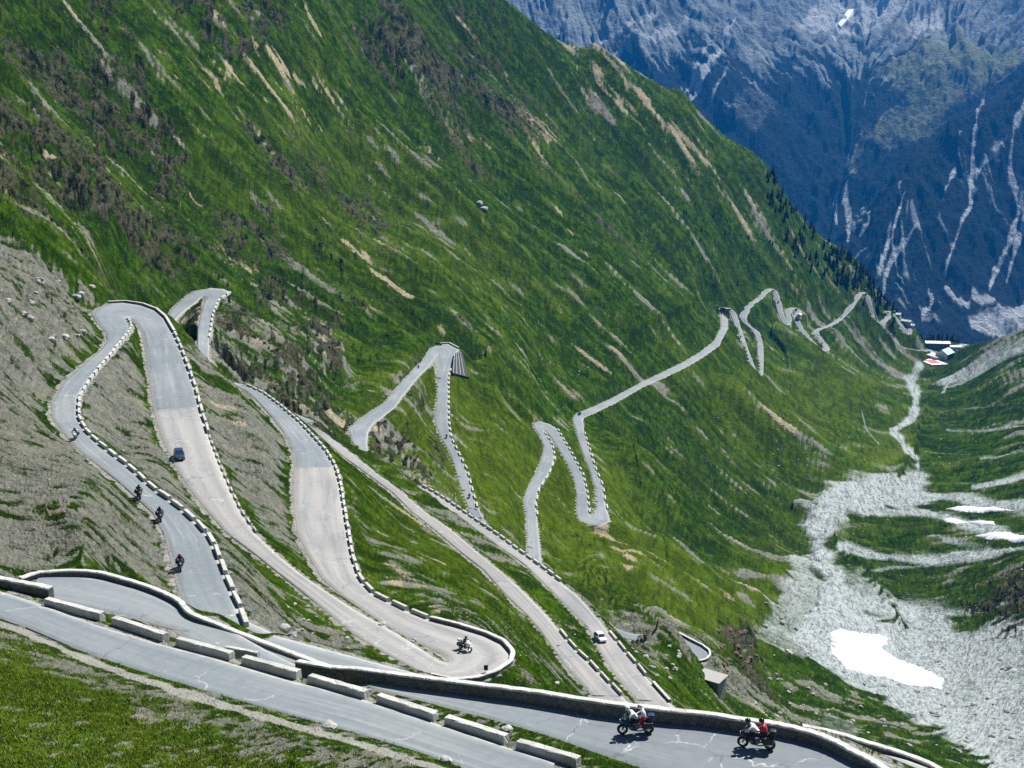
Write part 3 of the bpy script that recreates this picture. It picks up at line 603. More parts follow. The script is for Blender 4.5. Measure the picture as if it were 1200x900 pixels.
# ---- the mountains across the valley ---------------------------------------
FC=[]
def fadd(px,py,d,w=1.0,drop=0):
    p=at_d(px,py,d); p[2]-=drop; r=math.hypot(p[0],p[1]); FC.append((math.atan2(p[0],p[1])*2,math.log(r),p[2]/r,w))
for a in [(1100,392,4700),(1190,374,5000),(1290,360,5200),(1000,400,4400),(900,420,4300),(800,420,4300),(1180,340,5250),
 (1200,85,6200),(1130,130,5950),(1060,190,5650),(1000,262,5400),(930,320,5150),(1300,20,6400),(1200,250,5600),(1130,270,5350),(1050,330,5000),(1200,170,5900),(1120,200,5650),
 (1190,60,7500),(1060,110,7050),(1000,190,6500),(945,210,6300),(1120,70,7300),(1190,35,8000),
 (1000,20,8500),(1000,-60,9300),(900,-40,8700),(1150,-30,9200),(960,40,7900),(1060,40,8000),
 (880,35,7600),(860,100,6800),(860,180,6150),(880,280,5450),(940,290,5500),(760,60,6900),(700,20,7200),(780,160,6200),(700,100,6500),(600,0,7300),(500,0,7300),(500,200,5900),(600,200,5900),(700,250,5600),(800,300,5200),
 (600,-100,8600),(800,-100,8800),(1200,-120,10200),(1000,-130,10400),(1400,-60,8200),(1400,200,6000),(1400,350,5300),(600,420,4300)]: fadd(*a)
for a in [(1200,85,6700,60),(1130,130,6350,60),(1060,190,6050,50),(1000,262,5750,40)]: fadd(a[0],a[1],a[2],.7,a[3])
FA=np.array(FC); FX=FA[:,:2]; fn=len(FX); FK=tps(FX,FX)+np.diag(2e-4/FA[:,3]**2); FP=np.hstack([np.ones((fn,1)),FX])
A2=np.zeros((fn+3,fn+3)); A2[:fn,:fn]=FK;A2[:fn,fn:]=FP;A2[fn:,:fn]=FP.T
fsol=np.linalg.solve(A2,np.concatenate([FA[:,2],np.zeros(3)]))
FNT,FNR=1090,620; fth=np.linspace(-.19,.64,FNT); flr=np.linspace(math.log(3300),math.log(10800),FNR)
def fcoarse(nt,nr):
    a=np.linspace(fth[0],fth[-1],nt)*2;b=np.linspace(flr[0],flr[-1],nr); o=np.zeros((nt,nr))
    for i in range(nt):
        q=np.stack([np.full(nr,a[i]),b],1); o[i]=tps(q,FX)@fsol[:fn]+fsol[fn]+q@fsol[fn+1:]
    return o
FT=catmull_up(catmull_up(fcoarse(120,100),FNT,0),FNR,1)
frr=np.exp(flr); FRR=np.broadcast_to(frr[None,:],FT.shape); FGX=np.sin(fth)[:,None]*frr; FGY=np.cos(fth)[:,None]*frr
FZ0=FT*FRR
# fall-line noise, same construction as on the near slope
fg=np.gradient(FZ0,fth,axis=0)/FRR; fgr=np.gradient(FZ0,flr,axis=1)/FRR; fs_=np.hypot(fg,fgr)+1e-6; fut=fg/fs_; fur=fgr/fs_
fI,fJ=np.meshgrid(np.arange(FNT,dtype=float),np.arange(FNR,dtype=float),indexing='ij')
fJ=.4*fJ+.6*(FT-FT.min())/.0013
def fng(a,b,seed): return sample(np.random.default_rng(seed).random((FNT//a+3,int(fJ.max()/b)+3)),fI/a,fJ/b)
def fdrag(N,k,steps):
    ca=k/(fth[1]-fth[0]); cb=k/(flr[1]-flr[0]); acc=N.copy(); ws=1.0
    for sgn in (1,-1):
        pi,pj=fI.copy(),np.broadcast_to(np.arange(FNR,dtype=float),fI.shape).copy()
        for s in range(steps):
            ii=np.clip(pi,0,FNT-1).astype(np.int32);jj=np.clip(pj,0,FNR-1).astype(np.int32)
            pi=pi+sgn*ca*fut[ii,jj];pj=pj+sgn*cb*fur[ii,jj]; w=1-s/steps; acc+=w*sample(N,pi,pj); ws+=w
    acc/=ws; acc-=acc.mean(); return acc/acc.std()
F1=fdrag(fng(2,2,91),.002,9); F2=fdrag(fng(6,5,92),.006,10); F3=fdrag(fng(18,14,93),.012,10)
fb=fbm(fI/60,fJ/45,5,94); fb2=ridged(fI/30,fJ/22,4,95); fb3=fbm(fI/14,fJ/10,4,96)
# ravines and ribs
FZ=FZ0+FRR*(.0040*F3+.0016*F2+.0006*F1+.013*(fb2-.6)+.010*(fb-.5)+.0032*(ridged(fI/9,fJ/7,3,97)-.6)+.0022*(ridged(fI/4.5,fJ/4.5,2,99)-.6)+.0004*(vnoise(fI/2.2,fJ/2,98)-.5))
FTT=FZ/FRR
FKL=.22; fU=np.broadcast_to(fth[:,None],FZ.shape); fV=np.broadcast_to(flr[None,:]*FKL,FZ.shape)
def fhit(px,py):
    r=ray(px,py); t=r[2]/math.hypot(r[0],r[1]); b=math.atan2(r[0],r[1]); i=int(np.clip((b-fth[0])/(fth[1]-fth[0]),0,FNT-1))
    w=np.where(FTT[i]>t)[0]; j=w[0] if len(w) else FNR-1
    return b,flr[j]*FKL
FW=(F1*.4+F2*.5)*.0009+(fb3-.5)*.006
def fmask(F,pts,w=None,val=1.0,soft=.002,warp=1.0):
    q=np.array([fhit(*p) for p in pts]); dm=np.full(FZ.shape,9.); ins=np.zeros(FZ.shape,bool)
    n_=len(q) if w is None else len(q)-1
    for k in range(n_):
        a=q[k];b=q[(k+1)%len(q)]; ex,ey=b-a
        if w is None:
            c=((a[1]>fV)!=(b[1]>fV)); xi=(b[0]-a[0])*(fV-a[1])/((b[1]-a[1])+1e-12)+a[0]; ins^=(c&(fU<xi))
        t=np.clip(((fU-a[0])*ex+(fV-a[1])*ey)/(ex*ex+ey*ey+1e-12),0,1); dm=np.minimum(dm,np.hypot(fU-a[0]-t*ex,fV-a[1]-t*ey))
    sd=(np.where(ins,dm,-dm) if w is None else w/5200.0-dm)+FW*warp
    F[:]=np.maximum(F,ss(-soft,soft,sd)*val)
SLD=np.zeros(FZ.shape);MEAD=np.zeros(FZ.shape);BARE=np.zeros(FZ.shape)
for pts,w in [([(862,22),(845,60),(822,95),(803,115)],6),([(838,45),(815,85),(793,108)],2.5),([(805,22),(760,45),(720,72)],4),([(770,10),(735,30),(700,50)],4),([(850,85),(835,115)],3),
 ([(1205,115),(1188,150),(1183,200),(1196,235),(1185,280),(1165,320),(1160,335)],4),([(1152,122),(1142,160),(1138,215),(1138,240),(1120,280),(1108,320)],4),([(1180,160),(1160,185),(1145,205)],2.5),([(1195,230),(1205,245),(1190,290),(1180,330)],4),
 ([(1053,215),(1056,240),(1050,262),(1040,290),(1030,320)],4),([(1077,262),(1060,285),(1045,305),(1037,325),(1036,340)],4),([(988,230),(995,250),(994,280)],6),([(978,238),(980,258)],3),([(1010,245),(1018,262),(1008,275)],4),
 ([(1088,342),(1092,352),(1082,370)],6),([(1108,335),(1120,350),(1135,358)],4),([(1140,345),(1150,352),(1165,352)],5),([(1120,195),(1112,215),(1105,235)],2),([(1000,20),(985,32)],5)]: fmask(SLD,pts,w,warp=.5)
for pts,v in [([(1138,377),(1160,364),(1215,350),(1260,350),(1260,395),(1150,392)],1),([(965,-10),(1010,-5),(1070,5),(1045,30),(1010,38),(960,38),(925,40),(940,20)],.95),([(850,105),(900,100),(920,140),(890,165),(860,160)],.36),([(930,45),(1040,40),(1035,60),(1000,70),(950,60)],.3),([(1060,20),(1100,10),(1110,40),(1070,50)],.8)]: fmask(BARE,pts,None,v,.004)
fmask(MEAD,[(1015,70),(1100,45),(1190,40),(1205,75),(1135,125),(1075,170),(1030,185),(960,215),(1020,150),(1060,110),(1030,100)],None,.62,.006)
line=hash2(np.zeros(1),np.zeros(1),0)
ELEV=FZ+FRR*0+120*F2*.4+300*(fb-.5)
TREE=np.clip(ss(330,60,ELEV+90*F1)*(1-SLD)*(1-BARE)*(1-MEAD*.9),0,1)
TREE*=1-ss(1.1,2.2,F1*.7+F2*.6+(fb-.5)*6)*.6
def mat_mountain():
    N=NT_('mountain_rock'); p=N.pos(); t,b,m,sl_=N.attr('cover'); s1,s2,x_,a_=N.attr('streak')
    n1=N.noise(p,.02,6,.65); n2=N.noise(p,.004,5,.6); n3=N.noise(p,.07,4,.6)
    rock=N.mix(N.step(s1,.3,.7),(.035,.045,.052),(.17,.20,.21)); rock=N.mix(N.step(n2,.4,.65),rock,(.20,.225,.21)); rock=N.mix(N.math('MULTIPLY',N.step(n1,.5,.7),.5),rock,(.09,.10,.10))
    mead=N.mix(n1,(.06,.085,.03),(.19,.20,.11)); pale=N.mix(n1,(.20,.215,.22),(.46,.48,.48)); tree=N.mix(n3,(.003,.008,.010),(.012,.022,.022))
    j=N.math('MULTIPLY',N.math('SUBTRACT',N.noise(p,.045,5,.7),.5),.7)
    def th(k): return N.step(N.math('ADD',k,j),.30,.70)
    c=N.mix(th(m),rock,mead); c=N.mix(th(t),c,tree); c=N.mix(th(b),c,pale); c=N.mix(th(sl_),c,pale)
    N.base(c); N.b.inputs['Roughness'].default_value=1; N.b.inputs['Specular IOR Level'].default_value=.05
    N.bump(N.math('ADD',N.math('MULTIPLY',n1,30),N.math('MULTIPLY',n3,8)),1.0,1.0); return N.m
me=grid_mesh('mountains',FGX,FGY,FZ,{'cover':(TREE,BARE,MEAD,SLD),'streak':(np.clip(F1*.2+.5,0,1),np.clip(F2*.2+.5,0,1))},mat_mountain())
tag(link_obj('mountains',me),kind='structure')
# ---- the air ---------------------------------------------------------------
lo=min(FZ.min(),ZF.min())-1.0; hi=max(FZ.max(),ZF.max(),0)+12
def bx(x0,x1,y0,y1,z0,z1): 
    v=[(x,y,z) for z in (z0,z1) for x,y in ((x0,y0),(x1,y0),(x1,y1),(x0,y1))]
    return v,[(3,2,1,0),(4,5,6,7),(0,1,5,4),(1,2,6,5),(2,3,7,6),(3,0,4,7)]
hv,hf=bx(FGX.min()-60,FGX.max()+60,-60,FGY.max()+60,lo,hi)
hm=bpy.data.materials.new('air'); hm.use_nodes=True; ht=hm.node_tree; ht.nodes.clear()
ho=ht.nodes.new('ShaderNodeOutputMaterial'); pv=ht.nodes.new('ShaderNodeVolumePrincipled'); ht.links.new(pv.outputs[0],ho.inputs['Volume'])
pv.inputs['Color'].default_value=(.02,.33,1.0,1); pv.inputs['Density'].default_value=3.8e-5; pv.inputs['Anisotropy'].default_value=.1
HAZE=tag(link_obj('haze',newmesh('haze',hv,hf,hm)),kind='stuff')
# ============================================================================
# THINGS
M_WALL_SHADE=mat_stone('parapet_masonry_shaded',(.07,.075,.075),(.22,.22,.205),2.2)  # darkened stone: shade on the parapet faces put into the colour
M_WALL_LIT=mat_stone('parapet_sunlit_top',(.40,.40,.37),(.66,.65,.60),1.0,False)  # paler stone: sunlight on the parapet tops put into the colour
M_BLOCK=mat_stone('guard_stone',(.32,.32,.30),(.62,.61,.56),1.2,False)
M_RUB=mat_stone('rubble_masonry',(.22,.22,.20),(.50,.49,.44),1.8)
M_ROCK=mat_stone('boulder_rock',(.17,.17,.16),(.50,.50,.46),1.1,False)
M_PALE=mat_stone('pale_rock',(.24,.24,.225),(.50,.50,.47),1.1,False)
def edge_line(k,side,a,b,off=.0,step=1.0):
    """points along a road edge (side 0 left list, 1 right list) from index a to b, moved outwards by off"""
    P=roads[k][side][a:b+1]; O=roads[k][1-side][a:b+1]
    n=(P-O)[:,:2]; n=n/np.linalg.norm(n,axis=1)[:,None]
    Q_=P.copy(); Q_[:,:2]+=n*off
    seg=np.linalg.norm(np.diff(Q_,axis=0),axis=1); s=np.concatenate([[0],np.cumsum(seg)]); m=max(2,int(s[-1]/step)+1)
    t=np.linspace(0,s[-1],m); return np.stack([np.interp(t,s,Q_[:,i]) for i in range(3)],1),s[-1]
def sweep(P,h,w,foot=.6,jit=.03,seed=0):
    """wall of height h, width w standing along P; base sunk by foot"""
    rg=random.Random(seed); t=np.gradient(P[:,:2],axis=0); t/=np.linalg.norm(t,axis=1)[:,None]+1e-9; n=np.stack([-t[:,1],t[:,0]],1)
    vs=[];fs=[]; b=.05
    for i,p in enumerate(P):
        hh=h+rg.uniform(-jit,jit); ww=w/2
        for dx,dz in ((-ww-.03,-foot),(-ww,hh-b),(-ww+b,hh),(ww-b,hh),(ww,hh-b),(ww+.03,-foot)):
            dx+=rg.uniform(-jit,jit)*.4; vs.append((p[0]+n[i,0]*dx,p[1]+n[i,1]*dx,p[2]+dz))
    for i in range(len(P)-1):
        for j in range(5): a=i*6+j; fs.append((a,a+1,a+7,a+6))
        fs.append((i*6+5,i*6,i*6+6,i*6+11))
    fs.append(tuple(range(5,-1,-1))); e=(len(P)-1)*6; fs.append(tuple(range(e,e+6)))
    me=newmesh('w',vs,fs); bm=bmesh.new(); bm.from_mesh(me); bmesh.ops.recalc_face_normals(bm,faces=bm.faces); bm.to_mesh(me); bm.free(); return me
def wall(name,label,P,h,w,foot=.6,mat=None,cat='parapet wall',group=None,jit=.03,seed=1):
    c=P[len(P)//2].copy(); body=h-.09 if mat is None else h; me=sweep(P-c,body,w,foot,jit,seed); me.name=name; me.materials.append(mat or M_WALL_SHADE)
    o=tag(link_obj(name,me,None,tuple(c)),label,cat,group)
    if mat is None:                                        # added cap, coloured paler so the wall top looks sunlit
        Q_=P-c; Q_=Q_+np.array([0,0,body-.03]); mc=sweep(Q_,.125,w+.06,0.0,jit*.8,seed+50); mc.name='sunlit_top'; mc.materials.append(M_WALL_LIT); link_obj('sunlit_top',mc,o)
    return o
# --- the long parapets ---
MW=[(349,782),(365,785),(390,789),(420,791),(470,798),(533,806),(580,812),(633,819),(700,830),(750,836),(783,840),(830,845),(867,851),(900,855),(930,861),(958,869),(980,878),(1000,889),(1020,899),(1040,912)]
zz=np.interp([p[0] for p in MW],[349,430,740,1046],[-40.5,-39.3,-38.2,-37.7])
P=smooth_path([at_z(x,y,z) for (x,y),z in zip(MW,zz)],5)
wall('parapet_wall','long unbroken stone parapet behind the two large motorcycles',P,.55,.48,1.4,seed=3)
NW=[(24,683),(47,676),(87,674),(117,676),(147,684),(173,692),(197,702),(212,711),(224,724),(260,739),(290,751),(327,765),(363,779),(390,789),(410,797)]
zz=np.interp([p[0] for p in NW],[24,100,410],[-41.0,-41.1,-42.9])
P=smooth_path([at_z(x,y,z) for (x,y),z in zip(NW,zz)],5)
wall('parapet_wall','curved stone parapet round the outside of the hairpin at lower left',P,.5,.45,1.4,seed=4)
P=smooth_path([at_z(x,y,z) for x,y,z in ((940,858,-44.8),(985,868,-45.2),(1010,876,-45.4),(1050,888,-45.8),(1085,901,-46.1),(1110,914,-46.4))],5)
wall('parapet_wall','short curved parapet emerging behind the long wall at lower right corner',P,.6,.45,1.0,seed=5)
P=edge_line('abc',0,21,26,.3,1.5)[0]
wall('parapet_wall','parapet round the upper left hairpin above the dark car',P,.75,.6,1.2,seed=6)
P=edge_line('abc',1,51,53,.25,1.0)[0]
P=edge_line('abc',1,43,52,.25,.8)[0]
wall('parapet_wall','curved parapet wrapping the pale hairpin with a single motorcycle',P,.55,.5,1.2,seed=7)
# masonry face that carries the pale hairpin
P=edge_line('abc',1,43,49,.55,.8)[0].copy(); P[:,2]-=.25
wall('retaining_wall','rough stone retaining wall beneath the pale hairpin bend',P,.0,.7,3.2,M_RUB,'retaining wall',jit=.06,seed=8)
P=edge_line('q',1,0,6,.3,.8)[0]
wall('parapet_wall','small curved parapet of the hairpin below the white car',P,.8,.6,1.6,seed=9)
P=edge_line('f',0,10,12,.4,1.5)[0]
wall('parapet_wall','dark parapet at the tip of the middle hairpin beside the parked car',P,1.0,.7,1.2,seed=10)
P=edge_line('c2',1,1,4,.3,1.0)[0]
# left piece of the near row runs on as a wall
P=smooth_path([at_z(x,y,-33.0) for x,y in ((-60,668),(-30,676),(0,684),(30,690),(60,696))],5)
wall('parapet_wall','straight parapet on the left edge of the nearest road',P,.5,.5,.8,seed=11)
# low kerbs and broken bits on the inner side of the lower left hairpin
P=smooth_path([at_z(x,y,-42.6) for x,y in ((197,716),(210,721),(224,727))],3)
wall('kerb_wall','low pale kerb inside the curved parapet at lower left',P,.18,.5,.5,M_BLOCK,'kerb',seed=13)
P=smooth_path([at_z(x,y,-40.5) for x,y in ((264,760),(284,764),(303,767))],3)
wall('kerb_wall','broken low kerb behind the third near guard block',P,.22,.4,.5,M_BLOCK,'kerb',seed=14)
# --- guard blocks ---
def block_mesh(L,w,h,seed):
    rg=random.Random(seed); bm=bmesh.new()
    nx=max(2,int(L/.5)); sec=[(-w/2,-.5),(-w/2+.02,h*.9),(-w/2+.06,h),(w/2-.06,h),(w/2-.02,h*.9),(w/2,-.5)]
    rows=[]
    for i in range(nx+1):
        x=-L/2+L*i/nx; e=.0 if 0<i<nx else 1
        rows.append([bm.verts.new((x+(0.03*(1 if i==0 else -1)*e if z>0 else 0)+rg.uniform(-.012,.012),y+rg.uniform(-.014,.014),z+rg.uniform(-.018,.018)*(z>0))) for y,z in sec])
    for a,b in zip(rows,rows[1:]):
        for j in range(5): bm.faces.new((a[j],a[j+1],b[j+1],b[j]))
    bm.faces.new(rows[0][::-1]); bm.faces.new(rows[-1])
    bmesh.ops.recalc_face_normals(bm,faces=bm.faces)
    me=bpy.data.meshes.new('guard_block'); bm.to_mesh(me); bm.free(); me.materials.append(M_BLOCK); return me
NEAR=[((51,709),(117,726.6),'nearest road guard block at the left, abutting the wall return'),((130,731),(191,751.4),'nearest road guard block below the lower left hairpin surface'),((205,756),(269,773.6),'nearest road guard block in front of the broken low kerb'),((282,778),(347.6,795.6),'nearest road guard block just before the long parapet begins'),((360,800),(427,819.6),'nearest road guard block in front of the long parapet start'),((440,823),(508,845.6),'nearest road guard block below the pale hairpin bend'),((520,849),(591,872.6),'second guard block from the lower right end of the near row'),((604,877.6),(676,899),'last guard block at the lower right end of the near row')]
for i,(a,b,lab) in enumerate(NEAR):
    p=at_z(*a,-33.0);q=at_z(*b,-33.0); d=q-p; L=np.linalg.norm(d); nrm=np.array([-d[1],d[0],0])/L
    if nrm[1]<0: nrm=-nrm
    c=(p+q)/2+nrm*.27
    o=link_obj('guard_block',block_mesh(L,.52,.42,i),None,tuple(c)); o.rotation_euler[2]=math.atan2(d[1],d[0])
    tag(o,lab,'guard block','large guard blocks along the nearest road')
def row(k,side,a,b,n,gap,w,h,label,group,off=.3,f0=0,f1=1):
    P,L=edge_line(k,side,a,b,off,.5); s=np.linspace(0,1,len(P)); cell=(f1-f0)/n; me=None
    for i in range(n):
        u0=f0+cell*i+cell*gap/2;u1=f0+cell*(i+1)-cell*gap/2
        p=np.array([np.interp(u0,s,P[:,j]) for j in range(3)]);q=np.array([np.interp(u1,s,P[:,j]) for j in range(3)])
        l=np.linalg.norm((q-p)[:2])
        if me is None: me=block_mesh(1.0,w,h,len(bpy.data.meshes)); 
        o=link_obj('guard_block',me,None,tuple((p+q)/2)); o.rotation_euler=(R_.uniform(-.02,.02),-math.atan2(q[2]-p[2],l),math.atan2(q[1]-p[1],q[0]-p[0])+R_.uniform(-.03,.03)); o.scale=(l,R_.uniform(.9,1.1),R_.uniform(.88,1.1))
        tag(o,label,'guard block',group)
row('abc',1,0,13,26,.22,.5,.55,'guard block along the bend with four small motorcycles','guard blocks beside the left hand road',.25)
row('abc',1,13,20,17,.22,.55,.65,'pale guard block on the inner curve below the upper left hairpin','guard blocks on the inner curve at upper left',.3)
row('abc',0,26,31,13,.25,.55,.7,'dark and white guard block on the outer edge above the dark car','guard blocks on the outer edge above the dark car',.3)
row('abc',0,31,35,14,.5,.3,.4,'small kerb stone on the outer edge beside the dark car','kerb stones beside the dark car',.3)
row('abc',1,52,66,42,.22,.5,.6,'guard block along the outer edge of the pale loop road','guard blocks round the pale loop road',.3)
row('c2',1,1,4,11,.3,.7,.8,'small pale guard block on the far hairpin behind the upper left one','guard blocks on the far left hairpin',.4)
row('d',1,11,15,6,.18,.5,.65,'guard block between the two pale parallel roads above the long parapet','guard blocks between the two pale roads',.3)
row('e',1,1,4,4,.18,.5,.65,'guard block on the outer edge near the white car','guard blocks near the white car',.3,.12,1)
row('e',1,7,14,22,.25,.55,.75,'black shadowed guard block on the upper stretch of the white car road','guard blocks on the upper pale road',.35)
row('f',0,13,21,26,.45,.7,.8,'tiny white guard stone on the right leg of the middle hairpin','guard stones of the middle hairpin',.5)
row('g',1,1,8,14,.5,.7,.8,'tiny white guard stone on the left leg of the narrow loop','guard stones of the narrow loop left leg',.5)
row('g',0,12,18,16,.5,.8,.9,'tiny white guard stone on the middle leg of the narrow loop','guard stones of the narrow loop middle leg',.5)
row('g',1,22,27,12,.5,.8,.9,'tiny white guard stone on the right leg of the narrow loop','guard stones of the narrow loop right leg',.5)
P,_=edge_line('e',1,0,1,.3,.8); P2,_=edge_line('de',0,30,39,.3,.8)
wall('parapet_wall','low wall at the foot of the white car road above the long parapet',P,.65,.5,.8,seed=15)
# stepped bin wall under the middle hairpin
M_DARK=plain('tarred_timber',(.035,.04,.045),.9); M_CONC=plain('concrete_rib',(.30,.30,.28),.9)
A=mid('f',12)*0+at_d(546,436,706); 
base=np.array([hit(x,y,TF) for x,y in ((533,440),(541,444),(550,444))])
bw=thing('stepped_retaining_wall','dark stepped retaining wall with pale ribs under the middle hairpin','retaining wall',tuple(base[1]))
topL=np.array([hit(x,y,TF) for x,y in ((535,416),(539,414),(542,414))])
def slab(pts,thick,out):
    p=[np.array(q)-base[1] for q in pts]; v=[tuple(q+out) for q in p]+[tuple(q-thick) for q in p]; n_=len(p)
    return v,[tuple(range(n_)),tuple(range(2*n_-1,n_-1,-1))]+[(i,i+n_,(i+1)%n_+n_,(i+1)%n_) for i in range(n_)]
for i in range(4):
    u0,u1=i/4,(i+1)/4
    f=lambda a,b,u:a*(1-u)+b*u
    bl,br=f(base[0],base[2],u0),f(base[0],base[2],u1); tl,tr=f(topL[0],topL[2],u0),f(topL[0],topL[2],u1)
    bm_=[bl,br,f(br,tr,.5)+np.array([0,-1.,1.5]),tr,tl,f(bl,tl,.5)+np.array([0,-1.,1.5])]
    v,f_=slab(bm_,np.array([0,-3,2.]),np.array([-.5,-2.2,1.6])); link_obj('panel',newmesh('panel',v,f_,M_DARK),bw)
    rl=[bl,bl+(br-bl)*.17,f(bl+(br-bl)*.17,tl+(tr-tl)*.17,.5)+np.array([0,-1.,1.5]),tl+(tr-tl)*.17,tl,f(bl,tl,.5)+np.array([0,-1.,1.5])]
    v,f_=slab(rl,np.array([0,-3,2.]),np.array([-.9,-3.0,2.2])); link_obj('rib',newmesh('rib',v,f_,M_CONC),bw)
# ---------------------------------------------------------------- vehicles ----
M_TYRE=plain('tyre_rubber',(.015,.015,.016),.8); M_RIM=plain('alloy',(.35,.36,.38),.35,.8); M_BLK=plain('black_trim',(.02,.02,.022),.45); M_GLASS=plain('dark_glass',(.03,.045,.06),.08,0,.6)
M_WHITE=plain('white_paint',(.80,.80,.78),.35); M_NAVY=plain('dark_blue_paint',(.02,.05,.11),.3); M_RED=plain('red_paint',(.55,.02,.03),.35); M_LAMP=plain('lamp_glass',(.75,.78,.8),.15); M_TAIL=plain('tail_lamp',(.4,.01,.01),.25); M_SILV=plain('silver_paint',(.42,.44,.46),.35,.3); M_PLATE=plain('number_plate',(.75,.75,.7),.6)
M_GREY=plain('grey_metal',(.20,.21,.22),.4,.5); M_SEAT=plain('seat_vinyl',(.025,.025,.028),.7)
def bm_obj(name,bm,mat,parent=None,bev=0,smooth=False,sub=0):
    bmesh.ops.recalc_face_normals(bm,faces=bm.faces)
    if bev: bmesh.ops.bevel(bm,geom=[e for e in bm.edges if len(e.link_faces)==2 and e.calc_face_angle(0)>.5],offset=bev,segments=2,affect='EDGES',profile=.6)
    me=bpy.data.meshes.new(name); bm.to_mesh(me); bm.free(); me.materials.append(mat)
    if smooth: me.polygons.foreach_set('use_smooth',[True]*len(me.polygons))
    return link_obj(name,me,parent)
def loft(bm,secs):
    rows=[[bm.verts.new(v) for v in s] for s in secs]; n_=len(rows[0])
    for a,b in zip(rows,rows[1:]):
        for j in range(n_): bm.faces.new((a[j],a[(j+1)%n_],b[(j+1)%n_],b[j]))
    bm.faces.new(rows[0][::-1]); bm.faces.new(rows[-1]); return bm
def tube(bm,pts,r,n_=8):
    pts=[Vector(p) for p in pts]; rs=r if isinstance(r,(list,tuple)) else [r]*len(pts); rows=[]
    for i,p in enumerate(pts):
        d=(pts[min(i+1,len(pts)-1)]-pts[max(i-1,0)]).normalized(); a=d.orthogonal().normalized(); b=d.cross(a)
        if i and rows:                                 # keep the ring from twisting
            pa=rows[-1][0].co-pts[i-1]; pa=pa-d*pa.dot(d)
            if pa.length>1e-6: a=pa.normalized(); b=d.cross(a)
        rows.append([bm.verts.new(p+(a*math.cos(2*math.pi*k/n_)+b*math.sin(2*math.pi*k/n_))*rs[i]) for k in range(n_)])
    for a,b in zip(rows,rows[1:]):
        for j in range(n_): bm.faces.new((a[j],a[(j+1)%n_],b[(j+1)%n_],b[j]))
    bm.faces.new(rows[0][::-1]); bm.faces.new(rows[-1]); return bm
def wheel(parent,loc,R,w,spokes=5,rr_=.62):
    o=bmesh.new(); prof=[(R*rr_,-w*.5),(R*.9,-w*.5),(R*.98,-w*.32),(R,0),(R*.98,w*.32),(R*.9,w*.5),(R*rr_,w*.5)]
    n_=24; rows=[[o.verts.new((r*math.cos(2*math.pi*k/n_),y,r*math.sin(2*math.pi*k/n_))) for r,y in prof] for k in range(n_)]
    for k in range(n_):
        a,b=rows[k],rows[(k+1)%n_]
        for j in range(len(prof)): o.faces.new((a[j],a[(j+1)%len(prof)],b[(j+1)%len(prof)],b[j]))
    wh=bpy.data.objects.new('wheel',None); COL.objects.link(wh); wh.parent=parent; wh.location=loc; wh.empty_display_size=.1
    bm_obj('tyre',o,M_TYRE,wh,smooth=True)
    o=bmesh.new()
    for k in range(spokes):
        a=2*math.pi*k/spokes; c,s=math.cos(a),math.sin(a)
        tube(o,[(c*R*.08,0,s*R*.08),(c*R*rr_*.98,0,s*R*rr_*.98)],R*.05,6)
    tube(o,[(0,-w*.45,0),(0,w*.45,0)],R*.13,10)
    rows=[[o.verts.new((r*math.cos(2*math.pi*k/n_),y,r*math.sin(2*math.pi*k/n_))) for r,y in ((R*rr_*.9,-w*.4),(R*rr_*1.01,-w*.4),(R*rr_*1.01,w*.4),(R*rr_*.9,w*.4))] for k in range(n_)]
    for k in range(n_):
        a,b=rows[k],rows[(k+1)%n_]
        for j in range(4): o.faces.new((a[j],a[(j+1)%4],b[(j+1)%4],b[j]))
    bm_obj('rim',o,M_RIM,wh); return wh
